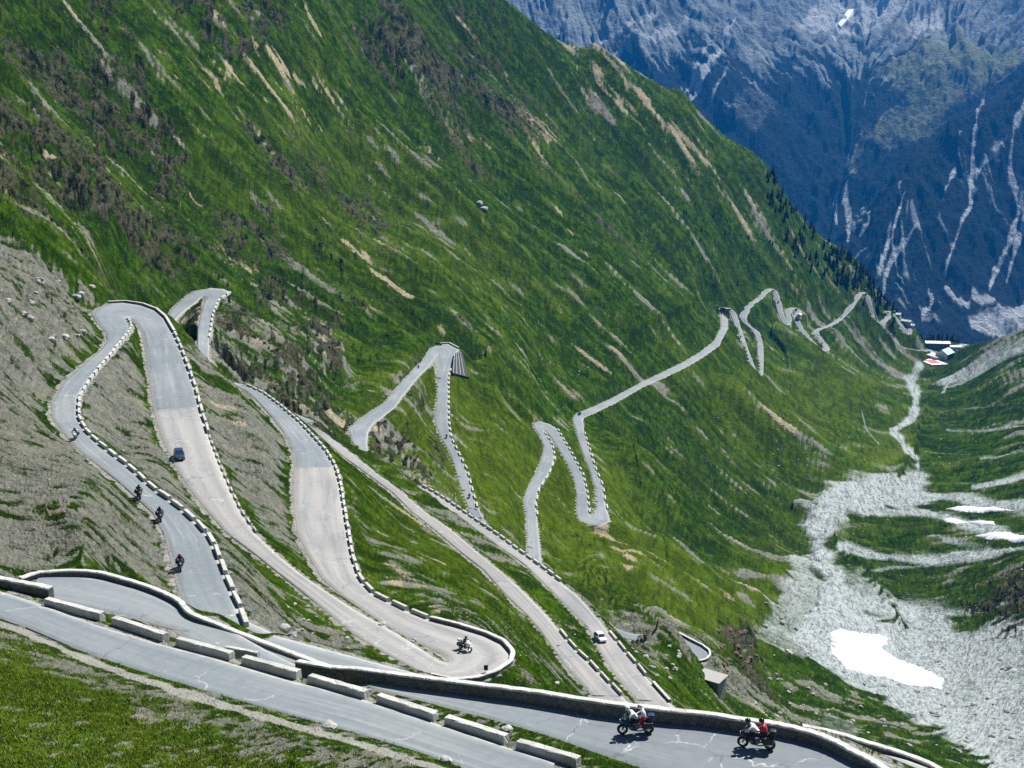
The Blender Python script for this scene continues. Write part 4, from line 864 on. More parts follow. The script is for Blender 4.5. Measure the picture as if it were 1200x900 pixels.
def make_moto(paint,cases,screen_mat):
    """touring motorcycle, front towards +X"""
    t=thing('motorcycle','','motorcycle')
    wheel(t,(.74,0,.31),.32,.15); wheel(t,(-.72,0,.31),.32,.21)
    b=bmesh.new()
    for s in (-1,1): tube(b,[(.74,s*.09,.31),(.52,s*.09,.86)],.028)
    bm_obj('fork',b,M_GREY,t,smooth=True)
    b=bmesh.new(); tube(b,[(-.72,0,.31),(-.25,0,.38),(-.05,0,.42)],[.05,.06,.07]); tube(b,[(-.05,.12,.42),(.3,.13,.38),(.42,.12,.6),(.50,0,.86)],.03); tube(b,[(-.05,-.12,.42),(.3,-.13,.38),(.42,-.12,.6),(.50,0,.86)],.03); bm_obj('frame',b,M_BLK,t,smooth=True)
    def sec(x,w,z0,z1,k=.5): m=(z0+z1)/2; return [(x,-w*k,z0),(x,-w,m),(x,-w*.7,z1),(x,w*.7,z1),(x,w,m),(x,w*k,z0)]
    b=loft(bmesh.new(),[sec(-.22,.16,.34,.55),sec(0,.24,.25,.56),(sec(.28,.22,.26,.56)),sec(.4,.14,.34,.55)]); bm_obj('engine',b,M_GREY,t,.02)
    b=loft(bmesh.new(),[sec(-.08,.12,.66,.84),sec(.1,.17,.64,.94),sec(.32,.18,.66,.96),sec(.48,.12,.72,.92)]); bm_obj('fuel_tank',b,paint,t,.03,True)
    b=loft(bmesh.new(),[sec(.36,.27,.48,.90,.7),sec(.55,.25,.52,.98,.7),sec(.74,.17,.70,1.0,.7),sec(.86,.07,.78,.93,.7)]); fr=bm_obj('fairing',b,paint,t,.025,True)
    b=bmesh.new(); tube(b,[(.83,0,.86),(.885,0,.855)],[.085,.07],12); bm_obj('headlight',b,M_LAMP,fr)
    b=loft(bmesh.new(),[[(.72,-.17,.98),(.72,.17,.98),(.70,.17,.98),(.70,-.17,.98)],[(.60,-.16,1.16),(.60,.16,1.16),(.585,.16,1.16),(.585,-.16,1.16)],[(.50,-.11,1.30),(.50,.11,1.30),(.487,.11,1.30),(.487,-.11,1.30)]]); bm_obj('windscreen',b,screen_mat,t)
    b=loft(bmesh.new(),[sec(-.74,.11,.80,.90),sec(-.45,.17,.76,.90),sec(-.22,.17,.72,.84),sec(-.02,.12,.72,.84)]); bm_obj('seat',b,M_SEAT,t,.025,True)
    b=bmesh.new(); tube(b,[(.40,-.40,.99),(.48,-.22,1.04),(.52,0,1.02),(.48,.22,1.04),(.40,.40,.99)],.018); h=bm_obj('handlebar',b,M_BLK,t,smooth=True)
    for s in (-1,1):
        b=bmesh.new(); tube(b,[(.48,s*.26,1.04),(.52,s*.33,1.16)],.01,6); loft(b,[[(.53,s*.28,1.14),(.53,s*.40,1.14),(.53,s*.40,1.21),(.53,s*.28,1.21)],[(.55,s*.29,1.145),(.55,s*.39,1.145),(.55,s*.39,1.205),(.55,s*.29,1.205)]]); bm_obj('mirror',b,M_BLK,h)
        b=bmesh.new(); tube(b,[(.25,s*.17,.30),(-.2,s*.22,.28),(-.85,s*.17,.40)],[.03,.04,.055]); bm_obj('exhaust',b,M_RIM,t,smooth=True)
    b=loft(bmesh.new(),[[( .98,-.065,.50),(.98,.065,.50),(.97,.05,.47),(.97,-.05,.47)],[(.74,-.08,.66),(.74,.08,.66),(.74,.07,.63),(.74,-.07,.63)],[(.50,-.07,.55),(.50,.07,.55),(.50,.06,.52),(.50,-.06,.52)]]); bm_obj('front_mudguard',b,paint,t)
    b=loft(bmesh.new(),[sec(-.98,.05,.60,.74),sec(-.72,.10,.66,.80)]); rm=bm_obj('rear_mudguard',b,M_BLK,t,.01)
    b=loft(bmesh.new(),[[(-1.0,-.06,.72),(-1.0,.06,.72),(-1.0,.06,.80),(-1.0,-.06,.80)],[(-.96,-.06,.72),(-.96,.06,.72),(-.96,.06,.80),(-.96,-.06,.80)]]); bm_obj('tail_light',b,M_TAIL,rm)
    if cases:
        for s in (-1,1):
            b=loft(bmesh.new(),[[(x,s*.20,.46),(x,s*.42,.48),(x,s*.42,.82),(x,s*.20,.84)] for x in (-.95,-.90,-.45,-.40)]); bm_obj('pannier',b,M_BLK,t,.03,True)
        b=loft(bmesh.new(),[[(x,-.2,.92),(x,.2,.92),(x,.18,1.18),(x,-.18,1.18)] for x in (-1.08,-.72)]); bm_obj('top_case',b,paint,t,.04,True)
    return t
def make_rider(jacket,trousers,helm,pillion=False,lean=.30):
    """seated figure, pelvis at the origin of the saddle, facing +X"""
    V=[];E_=[];Rr=[]
    def v(p,r,par=None):
        V.append(p);Rr.append(r)
        if par is not None: E_.append((par,len(V)-1))
        return len(V)-1
    pel=v((0,0,.08),.17); ab=v((.05*1+lean*.15,0,.24),.15,pel); ch=v((lean*.45,0,.42),.175,ab); nk0=v((lean*.62,0,.56),.10,ch); nk=v((lean*.72,0,.62),.065,nk0); hd=v((lean*.85+.02,0,.72),.10,nk); v((lean*.88+.02,0,.80),.09,hd)
    for s in (-1,1):
        hip=v((.03,s*.11,.05),.12,pel)
        kn=v((.42,s*.26,-.02),.08,hip); an=v((.22 if not pillion else .16,s*.24,-.40),.052,kn); he=v((.19 if not pillion else .13,s*.24,-.47),.045,an); v((.38 if not pillion else .32,s*.17,-.47),.04,he)
        sh=v((lean*.52,s*.19,.50),.085,ch)
        if pillion: el=v((lean*.52+.10,s*.30,.27),.052,sh); wr=v((lean*.52+.34,s*.22,.20),.036,el)
        else: el=v((lean*.52+.20,s*.36,.30),.052,sh); wr=v((.52,s*.36,.22),.036,el)
        w_=V[wr]; pm=v((w_[0]+.06,w_[1]-s*.005,w_[2]-.005),.032,wr)
        p_=V[pm]
        for k in range(4):
            a=v((p_[0]+.045,p_[1]+(k-1.5)*.022,p_[2]-.006),.0095,pm); q=V[a]; bb=v((q[0]+.022,q[1],q[2]-.022),.009,a); v((q[0]+.012,q[1],q[2]-.042+.004*abs(k-1)),.0085,bb)
        tb=v((p_[0]+.005,p_[1]-s*.035,p_[2]-.012),.011,pm); v((p_[0]+.03,p_[1]-s*.042,p_[2]-.03),.010,tb)
    me=bpy.data.meshes.new('body'); me.from_pydata(V,E_,[]); o=bpy.data.objects.new('tmp',me); COL.objects.link(o)
    sk_=o.modifiers.new('s','SKIN'); sk_.use_smooth_shade=True
    for i,r in enumerate(Rr): me.skin_vertices[0].data[i].radius=(r,r*.92)
    for i in range(len(V)): me.skin_vertices[0].data[i].use_root=(i==0)
    o.modifiers.new('d','SUBSURF').levels=1
    dg=bpy.context.evaluated_depsgraph_get(); bmsh=bpy.data.meshes.new_from_object(o.evaluated_get(dg)); bpy.data.objects.remove(o)
    bmsh.name='person'; bmsh.materials.clear(); bmsh.materials.append(jacket); bmsh.materials.append(trousers); bmsh.materials.append(M_BLK)
    for f in bmsh.polygons:
        c=f.center; f.material_index=1 if c.z<.13 and abs(c.y)<.5 and not (c.x>.3 and c.z>.1) else 0
        if c.z<-.38 or (c.x>.535 and not pillion and c.z>.1): f.material_index=2
        f.use_smooth=True
    p=link_obj('person',bmsh)
    hx,hz=lean*.85+.03,.76; b=bmesh.new(); bmesh.ops.create_uvsphere(b,u_segments=20,v_segments=12,radius=.145)
    for q in b.verts: q.co=Vector((q.co.x*1.08+hx,q.co.y*.92+0,q.co.z*1.05+hz))
    h=bm_obj('helmet',b,helm,p,smooth=True)
    b=bmesh.new(); rows=[]
    for k in range(9):
        a=-1.0+2.0*k/8; rows.append([(hx+.165*math.cos(a),.142*math.sin(a),hz+dz) for dz in (-.03,.06)]+[(hx+.13*math.cos(a),.11*math.sin(a),hz+dz) for dz in (.06,-.03)])
    loft(b,rows); bm_obj('visor',b,M_GLASS,h,smooth=True)
    return p
def place(o,p,q):
    """front contact p, rear contact q -> frame"""
    p=np.array(p);q=np.array(q); d=p-q; c=(p+q)/2; o.location=tuple(c); l=math.hypot(d[0],d[1])
    o.rotation_euler=Matrix.Rotation(math.atan2(d[1],d[0]),4,'Z').to_euler() if True else None
    o.rotation_euler[1]=-math.atan2(d[2],l); return o
def seat_on(moto,person,x,z,parent=False):
    bpy.context.view_layer.update(); person.matrix_world=moto.matrix_world@Matrix.Translation((x,0,z))
M_JW=plain('white_leather',(.78,.76,.76),.5); M_JR=plain('red_leather',(.55,.03,.06),.5); M_JB=plain('black_leather',(.018,.018,.02),.55); M_JWR=M_JW
M_TR=plain('dark_trousers',(.02,.021,.026),.7); M_HW=plain('white_helmet',(.8,.8,.8),.25); M_HR=plain('crimson_helmet',(.6,.02,.10),.25); M_HB=plain('black_helmet',(.02,.02,.022),.25)
def road_pt(px,py,k):
    """point on road k under a sight line (the level of the nearest station)"""
    L,Rr=roads[k]; c=(L+Rr)/2; x,y=project(c); i=int(np.argmin((x-px)**2+(y-py)**2))
    j=i+1 if i==0 else (i-1 if i==len(c)-1 else (i+1 if (x[i+1]-px)**2+(y[i+1]-py)**2<(x[i-1]-px)**2+(y[i-1]-py)**2 else i-1))
    e=c[j]-c[i]; z=c[i][2]
    for _ in range(4):
        p=at_z(px,py,z); t=np.clip(((p-c[i])[:2]@e[:2])/(e[:2]@e[:2]),-.2,1.2); z=c[i][2]+t*e[2]
    p[2]+=.03+.0003*np.linalg.norm(p); return p
def scaled_place(o,fp,rp,k,length):
    p=road_pt(*fp,k);q=road_pt(*rp,k); d=(p-q)/np.linalg.norm(p-q); c=(p+q)/2
    place(o,c+d*length/2,c-d*length/2)
    if o['category']=='motorcycle': o.scale=(1.10,1.16,1.08)
red_bike=make_moto(M_NAVY,True,M_GLASS); blk_bike=make_moto(M_BLK,True,M_GLASS); wht_bike=make_moto(M_WHITE,True,M_LAMP)
tag(red_bike,'dark touring motorcycle with two riders in white, left of the foreground pair','motorcycle'); scaled_place(red_bike,(730.5,861),(759.5,860),'m',1.46)
tag(blk_bike,'dark touring motorcycle with a red clad passenger, right of the foreground pair','motorcycle'); scaled_place(blk_bike,(873,876),(900,879),'m',1.46)
def person(jk,tr,he,pil,lab,moto,x,z=.84,lean=.42):
    p=make_rider(jk,tr,he,pil,lean); tag(p,lab,'person'); seat_on(moto,p,x,z); return p
person(M_JW,M_TR,M_HW,False,'rider in a white jacket leaning over the left foreground motorcycle',red_bike,-.16,lean=.68)
person(M_JW,M_JR,M_HW,True,'passenger in white and red leathers with white helmet on the left foreground motorcycle',red_bike,-.58,.93,.30)
person(M_JW,M_TR,M_HB,False,'rider in a white jacket and black helmet on the right foreground motorcycle',blk_bike,-.16,lean=.68)
person(M_JR,M_TR,M_HB,True,'passenger in a red jacket on the right foreground motorcycle',blk_bike,-.58,.93,.30)
R1=make_rider(M_JB,M_TR,M_HB,False,.35)
SM=[((87,517),(90,513),'abc','wht_bike','white motorcycle at the bend on the left hand road','rider in black on the white motorcycle at the left bend',M_JB,M_HB),
 ((165,587),(161.5,581),'abc','b','dark motorcycle between the white one and the third on the left hand road','rider in dark clothes second down the left hand road',M_JB,M_HB),
 ((189,614),(186.5,607),'abc','b','dark motorcycle third in line down the left hand road','rider in dark clothes third down the left hand road',M_JB,M_HB),
 ((212,671.5),(211,664),'abc','b','dark motorcycle nearest to the lower left parapet','rider with a crimson helmet near the lower left parapet',M_JB,M_HR),
 ((550,764),(541,761),'abc','wht_bike','white faced motorcycle rounding the pale hairpin','rider in black rounding the pale hairpin',M_JB,M_HB)]
for i,(f,r,k,kind,l1,l2,jk,he) in enumerate(SM):
    src=wht_bike if kind=='wht_bike' else blk_bike
    if i==0: m=wht_bike
    else: m=copy_tree(src)
    tag(m,l1,'motorcycle'); scaled_place(m,f,r,k,1.46)
    if i==0: p=R1
    else:
        p=copy_tree(R1)
        if he is M_HR:
            hh=[c for c in p.children][0]; hh.data=hh.data.copy(); hh.data.materials.clear(); hh.data.materials.append(he)
    tag(p,l2,'person'); seat_on(m,p,-.16,.84)
def make_car(paint,hatch=True):
    """front towards +X, 4.1 m"""
    t=thing('parked_car','','car'); t.name='car'
    def s(x,w,z0,z1,tum=.9): return [(x,-w*.93,z0),(x,-w,z0+.15),(x,-w,z1-.14),(x,-w*tum,z1),(x,w*tum,z1),(x,w,z1-.14),(x,w,z0+.15),(x,w*.93,z0)]
    b=loft(bmesh.new(),[s(-2.05,.72,.38,.90),s(-1.95,.82,.24,.98),s(-1.0,.86,.20,.99),s(.6,.86,.20,.97),s(1.2,.85,.20,.88),s(1.85,.80,.24,.76),s(2.05,.66,.34,.64)]); body=bm_obj('body',b,paint,t,.03,True)
    b=loft(bmesh.new(),[[(x,-w,z) if q==0 else (x,w,z) for q in (0,1) ]+[(x2,w2,z2),(x2,-w2,z2)] for x,w,z,x2,w2,z2 in ((-1.80,.78,.95,-1.45,.62,1.38),(-.9,.80,.95,-.9,.66,1.44),(.2,.80,.95,.0,.66,1.45),(1.0,.76,.88,.38,.60,1.40))]); cab=bm_obj('cabin_glass',b,M_GLASS,t,.02)
    b=loft(bmesh.new(),[[(x,-w,z),(x,w,z),(x,w*.96,z+.05),(x,-w*.96,z+.05)] for x,w,z in ((-1.46,.62,1.37),(-.9,.66,1.43),(0,.66,1.44),(.40,.60,1.385))]); bm_obj('roof',b,paint,t,.015,True)
    for sy in (-1,1):
        for (x0,z0,x1,z1) in ((.98,.9,.40,1.39),(-.35,.95,-.42,1.43),(-1.78,.95,-1.45,1.38)):
            b=bmesh.new(); y0=.775 if abs(x0)<1.5 else .775; tube(b,[(x0,sy*y0,z0),(x1,sy*.635,z1)],.035,6); bm_obj('pillar',b,paint,t)
        b=loft(bmesh.new(),[[(1.80,sy*.50,.58),(1.80,sy*.76,.58),(1.80,sy*.76,.70),(1.80,sy*.50,.70)],[(2.03,sy*.48,.56),(1.95,sy*.72,.56),(1.93,sy*.72,.66),(2.0,sy*.48,.66)]]); bm_obj('headlight',b,M_LAMP,t)
        b=loft(bmesh.new(),[[(-2.03,sy*.55,.66),(-2.0,sy*.78,.66),(-2.0,sy*.78,.88),(-2.03,sy*.55,.88)],[(-1.9,sy*.55,.66),(-1.9,sy*.80,.66),(-1.9,sy*.80,.88),(-1.9,sy*.55,.88)]]); bm_obj('tail_light',b,M_TAIL,t)
        b=loft(bmesh.new(),[[(.72,sy*.86,.95),(.72,sy*1.0,.97),(.72,sy*1.0,1.08),(.72,sy*.86,1.06)],[(.60,sy*.86,.95),(.60,sy*1.0,.97),(.60,sy*1.0,1.08),(.60,sy*.86,1.06)]]); bm_obj('wing_mirror',b,paint,t,.015)
        for x in (-1.25,1.30): wheel(t,(x,sy*.77,.31),.31,.2,7,.66)
    for x in (2.055,-2.075):
        b=loft(bmesh.new(),[[(x,-.26,.42),(x,.26,.42),(x,.26,.53),(x,-.26,.53)],[(x+.015,-.26,.42),(x+.015,.26,.42),(x+.015,.26,.53),(x+.015,-.26,.53)]]); bm_obj('number_plate',b,M_PLATE,t)
    return t
car_b=make_car(M_NAVY); tag(car_b,'dark blue hatchback driving down the wide road at left','car'); scaled_place(car_b,(212,543),(208.5,531),'abc',4.0)
car_w=make_car(M_WHITE); tag(car_w,'white hatchback on the pale road above the long parapet','car'); scaled_place(car_w,(710,757),(697,744),'e',4.0)
def recolour(o,mat):
    for c in o.children:
        if c.name.split('.')[0] in ('body','roof','pillar','wing_mirror'):
            c.data=c.data.copy(); c.data.materials.clear(); c.data.materials.append(mat)
M_CARK=plain('black_car_paint',(.012,.014,.018),.3)
for f,r,k,lab in [((519,405),(509,405),'f','black car at the tip of the middle hairpin'),((676,488),(682,485),'g','dark car at the corner where the straight climb begins'),((852,369),(849,364),'g','black car rounding the top of the long straight'),((869,399),(867,392),'far','dark car on the zigzag below the long straight'),((908.5,344),(907,339),'far','tiny dark car at the top of the far left zigzag'),((912.5,358),(911.5,352),'far','tiny dark car going down the far left zigzag'),((989,370.5),(983,374.5),'far','tiny dark car on the long far ramp'),((1020,361),(1018,355),'far','tiny dark car just below the last far bend')]:
    c=copy_tree(car_b); recolour(c,M_CARK); tag(c,lab,'car'); scaled_place(c,f,r,k,4.0)
    if np.linalg.norm(np.array(c.location))>600: c.location.z+=.15
for f,r,l1,l2 in [((489,433),(491.5,431),'dark motorcycle climbing to the middle hairpin','rider climbing to the middle hairpin'),((523.5,516),(523,511),'dark motorcycle halfway down the right leg of the middle hairpin','rider halfway down the right leg of the middle hairpin'),((550.5,586),(549.5,581),'dark motorcycle low on the right leg of the middle hairpin','rider low on the right leg of the middle hairpin')]:
    m_=copy_tree(blk_bike); tag(m_,l1,'motorcycle'); scaled_place(m_,f,r,'f',1.46); p_=copy_tree(R1); tag(p_,l2,'person'); seat_on(m_,p_,-.16,.84)
# --- sign seen from behind on the pale hairpin ---
sp=road_pt(569.5,793,'abc'); sg=thing('road_sign','small road sign seen from behind at the pale hairpin','road sign',tuple(sp))
b=bmesh.new(); tube(b,[(0,0,0),(0,0,1.35)],.035,8); bm_obj('post',b,M_GREY,sg)
b=loft(bmesh.new(),[[(-.24,-.02,.75),(.24,-.02,.75),(.24,-.02,1.4),(-.24,-.02,1.4)],[(-.24,-.05,.75),(.24,-.05,.75),(.24,-.05,1.4),(-.24,-.05,1.4)]]); bm_obj('plate',b,M_BLK,sg,.008)
# --- shed by the small hairpin ---
M_SHEDW=mat_stone('shed_masonry',(.20,.20,.18),(.42,.41,.37),2.0); M_TIN=plain('shed_roof',(.34,.33,.30),.7,0,.3,.15,1.5)
s0=hit(833,801,TF)+np.array([0,0,-.5]); sh=thing('stone_shed','small stone shed with a pale flat roof below the small hairpin','shed',tuple(s0))
ux=at_d(843,803,378)-at_d(818,797,381); ux[2]=0; ux/=np.linalg.norm(ux); sh.rotation_euler[2]=math.atan2(ux[1],ux[0])
b=loft(bmesh.new(),[[(-3.2,-2,-3.5),(3.2,-2,-3.5),(3.2,2.4,-3.5),(-3.2,2.4,-3.5)],[(-3.2,-2,2.2),(3.2,-2,2.2),(3.2,2.4,2.5),(-3.2,2.4,2.5)]]); bm_obj('wall',b,M_SHEDW,sh)
b=loft(bmesh.new(),[[(-3.6,-2.5,2.22),(3.6,-2.5,2.22),(3.6,2.9,2.56),(-3.6,2.9,2.56)],[(-3.6,-2.5,2.46),(3.6,-2.5,2.46),(3.6,2.9,2.80),(-3.6,2.9,2.80)]]); bm_obj('roof',b,M_TIN,sh)
b=loft(bmesh.new(),[[(-.5,-2.04,-.2),(.6,-2.04,-.2),(.6,-2.04,1.8),(-.5,-2.04,1.8)],[(-.5,-2.1,-.2),(.6,-2.1,-.2),(.6,-2.1,1.8),(-.5,-2.1,1.8)]]); bm_obj('door',b,M_BLK,sh)
# --- hotel at the valley head ---
M_HW_=plain('white_render',(.74,.74,.70),.8); M_HD=plain('dark_timber_front',(.07,.08,.10),.8); M_HRF=plain('pale_blue_roof',(.42,.58,.66),.6); M_HRW=plain('pale_metal_roof',(.72,.74,.74),.6); M_WIN=plain('window_glass',(.05,.07,.10),.2)
def house(name,label,c,ang,L,W,H,rh,wallm,roofm,frontm=None,wins=5,rows=2,cat='building',foot=8):
    t=thing(name,label,cat,tuple(c)); t.rotation_euler[2]=ang
    v=[(-L/2,-W/2,-foot),(L/2,-W/2,-foot),(L/2,W/2,-foot),(-L/2,W/2,-foot),(-L/2,-W/2,H),(L/2,-W/2,H),(L/2,W/2,H),(-L/2,W/2,H),(-L/2,0,H+rh),(L/2,0,H+rh)]
    link_obj('wall',newmesh('wall',v,[(0,1,5,4),(2,3,7,6),(1,2,6,9,5),(3,0,4,8,7),(4,5,9,8),(6,7,8,9)],wallm),t)
    e=.8; k=.35; v=[]; 
    for x in (-L/2-e,L/2+e): v+=[(x,-W/2-e,H-rh*2*e/W+.12),(x,0,H+rh+.12),(x,W/2+e,H-rh*2*e/W+.12),(x,W/2+e,H-rh*2*e/W+.12+k),(x,0,H+rh+.12+k),(x,-W/2-e,H-rh*2*e/W+.12+k)]
    rf=link_obj('roof',newmesh('roof',v,[(0,1,2,3,4,5),(11,10,9,8,7,6)]+[(i,i+6,(i+1)%6+6,(i+1)%6) for i in range(6)],roofm),t)
    b=loft(bmesh.new(),[[(L*.2+a,-.5+bb,H+rh-.5) for a,bb in ((0,0),(1,0),(1,1),(0,1))],[(L*.2+a,-.5+bb,H+rh+1.8) for a,bb in ((0,0),(1,0),(1,1),(0,1))]]); bm_obj('chimney',b,wallm,rf)
    if frontm:
        b=loft(bmesh.new(),[[(-L/2+.1,-W/2-.05,.2),(L/2-.1,-W/2-.05,.2),(L/2-.1,-W/2-.05,H-.4),(-L/2+.1,-W/2-.05,H-.4)],[(-L/2+.1,-W/2-.25,.2),(L/2-.1,-W/2-.25,.2),(L/2-.1,-W/2-.25,H-.4),(-L/2+.1,-W/2-.25,H-.4)]]); bm_obj('timber_front',b,frontm,t)
    for r in range(rows):
        for i in range(wins):
            x=-L/2+L*(i+.5)/wins; z=1.0+r*(H-1)/rows
            b=loft(bmesh.new(),[[(x-.6,-W/2-.3,z),(x+.6,-W/2-.3,z),(x+.6,-W/2-.3,z+1.4),(x-.6,-W/2-.3,z+1.4)],[(x-.6,-W/2-.36,z),(x+.6,-W/2-.36,z),(x+.6,-W/2-.36,z+1.4),(x-.6,-W/2-.36,z+1.4)]]); bm_obj('window',b,M_WIN,t)
    for s in (-1,1):
        for i in range(2):
            y=-W/4+W/2*i; b=loft(bmesh.new(),[[(s*(L/2+.01),y-.5,1.2),(s*(L/2+.01),y+.5,1.2),(s*(L/2+.01),y+.5,2.6),(s*(L/2+.01),y-.5,2.6)],[(s*(L/2+.08),y-.5,1.2),(s*(L/2+.08),y+.5,1.2),(s*(L/2+.08),y+.5,2.6),(s*(L/2+.08),y-.5,2.6)]]); bm_obj('window',b,M_WIN,t)
    return t
def gp(px,py,dz=0):
    p=hit(px,py,TF); p[2]+=dz; return p
house('hotel_building','long hotel building with a white roof and dark front at the valley head',gp(1098,409.5),math.radians(-8),38,13,11,2.6,M_HD,M_HRW,None,9,2)
house('hotel_building','pale blue roofed hotel block beside the red court',gp(1107,420),math.radians(50),28,19,9,6.5,M_HW_,M_HRF,M_HD,5,2)
house('low_building','small white annex to the right of the hotel',gp(1119,409),math.radians(-5),16,8,4,1.8,M_HW_,M_HRW,None,4,1)
house('low_building','white roofed building by the trees left of the hotel',gp(1062,379),math.radians(-48),17,6,4,1.8,M_HW_,M_HRW,None,5,1)
house('low_building','small white hut beside the far switchback',gp(1052,371),math.radians(-30),9,7,4,2.0,M_HW_,M_HRW,None,3,1)
house('low_building','tiny white hut alone at the forest edge',gp(1069,383),0,5,4,3,1.4,M_HW_,M_HRW,None,2,1)
house('low_building','white shed beside the far hairpin with dark cars',gp(936.5,372),math.radians(70),9,5,4,1.6,M_HW_,M_HRW,None,2,1)
# red sports court and the gravel yard
M_CR=plain('red_court',(.50,.10,.10),.8); M_CW=plain('white_court_border',(.74,.74,.70),.8)
def quad(L,W,z0,z1): return loft(bmesh.new(),[[(-L/2,-W/2,z),(L/2,-W/2,z),(L/2,W/2,z),(-L/2,W/2,z)] for z in (z0,z1)])
c0=gp(1093,425,1.5); ct=thing('sports_court','red sports court with a white border in front of the hotel','court',tuple(c0)); ct.rotation_euler=(0,0,math.radians(12))
bm_obj('border',quad(27,44,-9,.1),M_CW,ct); bm_obj('playing_surface',quad(16,26,.06,.2),M_CR,ct)
c1=gp(1090,415,1.0); pk=bm_obj('car_park',quad(24,60,-12,.1),plain('pale_gravel_yard',(.52,.51,.47),.9,0,.2,.2,.3)); pk.location=tuple(c1); pk.rotation_euler=(0,0,math.radians(20)); tag(pk,kind='structure')
c=copy_tree(car_b); recolour(c,M_CARK); tag(c,'dark car parked in the pale yard of the hotel','car'); c.location=(c1[0]-2,c1[1]+6,c1[2]+.12); c.rotation_euler=(0,0,.4)
# pylon on the right skyline
pb=gp(1191,389); py_=thing('utility_pole','lone utility pole with a crossarm on the right skyline','utility pole',tuple(pb))
b=bmesh.new(); tube(b,[(0,0,-1),(0,0,15)],[.35,.2],8); bm_obj('mast',b,M_GREY,py_)
b=bmesh.new(); tube(b,[(-3,0,13.6),(3,0,13.6)],.16,6); bm_obj('crossarm',b,M_GREY,py_)
# --- old snow lying in the valley ---
M_SNOW=NT_('old_snow'); _n=M_SNOW.noise(M_SNOW.pos(),.25,5); M_SNOW.base(M_SNOW.mix(_n,(.50,.53,.56),(.78,.80,.82))); M_SNOW.b.inputs['Roughness'].default_value=.7; M_SNOW.bump(_n,.4,.5); M_SNOW=M_SNOW.m
def snow(label,pts,thick,seed=0):
    q=[Vector(hit(x,y,TF)) for x,y in pts]; c=sum(q,Vector())/len(q); rg=random.Random(seed); ring=[]
    ext=max((a-c).length for a in q); st=max(ext/40,.8)
    for a,b in zip(q,q[1:]+q[:1]):
        n_=max(1,int((b-a).length/st))
        for i in range(n_): ring.append(a.lerp(b,i/n_)+Vector((rg.uniform(-1,1),rg.uniform(-1,1),0))*st*.45)
    bm=bmesh.new(); vs=[bm.verts.new((p.x,p.y,0)) for p in ring]; es=[bm.edges.new((a,b)) for a,b in zip(vs,vs[1:]+vs[:1])]
    bmesh.ops.triangle_fill(bm,use_beauty=True,use_dissolve=False,edges=es)
    for _ in range(2): bmesh.ops.subdivide_edges(bm,edges=[e for e in bm.edges if not e.is_boundary and e.calc_length()>st],cuts=1); bmesh.ops.triangulate(bm,faces=bm.faces)
    R2=np.array([(p.x,p.y) for p in ring])
    for v in bm.verts:
        d=np.hypot(R2[:,0]-v.co.x,R2[:,1]-v.co.y).min()
        h=-.25 if v.is_boundary else thick*(1-math.exp(-d/(thick*1.2)))*(.8+.4*vnoise(np.array([v.co.x*.06]),np.array([v.co.y*.06]),5)[0])
        v.co.z=float(ground_z(v.co.x,v.co.y))+h+.1
    bmesh.ops.recalc_face_normals(bm,faces=bm.faces)
    if sum(f.normal.z for f in bm.faces)<0: bmesh.ops.reverse_faces(bm,faces=bm.faces)
    bot=bmesh.ops.extrude_face_region(bm,geom=list(bm.faces))
    for v in bot['geom']:
        if isinstance(v,bmesh.types.BMVert): pass
    for v in [g for g in bot['geom'] if isinstance(g,bmesh.types.BMVert)]: v.co.z+=.0
    bmesh.ops.translate(bm,verts=[v for v in bm.verts if v not in set(g for g in bot['geom'] if isinstance(g,bmesh.types.BMVert))],vec=(0,0,-thick*.8))
    bmesh.ops.translate(bm,verts=bm.verts,vec=-c)
    o=bm_obj('snow_patch',bm,M_SNOW,smooth=True); o.location=c; tag(o,label,'snow patch')
snow('large snow patch on the valley gravel at lower right',[(973,742),(984,737),(992,740),(1005,742),(1030,744),(1040,749),(1039,754),(1032,760),(1045,769),(1075,781),(1090,788),(1106,797),(1103,809),(1085,806),(1060,803),(1040,794),(1025,793),(1008,789),(990,784),(985,776),(975,768)],1.6,seed=1)
snow('left strip of snow on the gravel below the stream',[(1104,609),(1116,607),(1125,610),(1135,613),(1120,614),(1108,612)],1.5,seed=2)
snow('middle strip of snow on the gravel below the stream',[(1132,612),(1145,611),(1165,612),(1166,616),(1148,616)],1.5,seed=3)
snow('right strip of snow running out of the right picture edge',[(1140,628),(1160,625),(1185,625),(1230,626),(1230,632),(1180,633),(1150,631)],1.5,seed=4)
snow('longest upper sliver of snow on the far gravel',[(1108,597),(1130,593),(1165,594),(1190,599),(1160,600),(1125,600)],1.3,seed=5)
sq=[(993,18),(1000,15),(999,21),(991,28),(985,34),(982,31)]; P=[]
for x,y in sq:
    b_,l_=fhit(x,y); r_=math.exp(l_/FKL); P.append(np.array([math.sin(b_)*r_,math.cos(b_)*r_,float(sample(FZ,np.array((b_-fth[0])/(fth[1]-fth[0])),np.array((l_/FKL-flr[0])/(flr[1]-flr[0]))))]))
c_=sum(P)/len(P); v_=[tuple(p-c_+np.array([0,0,-12])) for p in P]+[tuple(p-c_+np.array([0,-6,16])) for p in P]; n_=len(P)
o=link_obj('snow_patch',newmesh('snow_patch',v_,[tuple(range(n_))[::-1],tuple(range(n_,2*n_))]+[(k,(k+1)%n_,(k+1)%n_+n_,k+n_) for k in range(n_)],M_SNOW),None,tuple(c_)); tag(o,'small bright snow patch high on the mountain across the valley','snow patch')
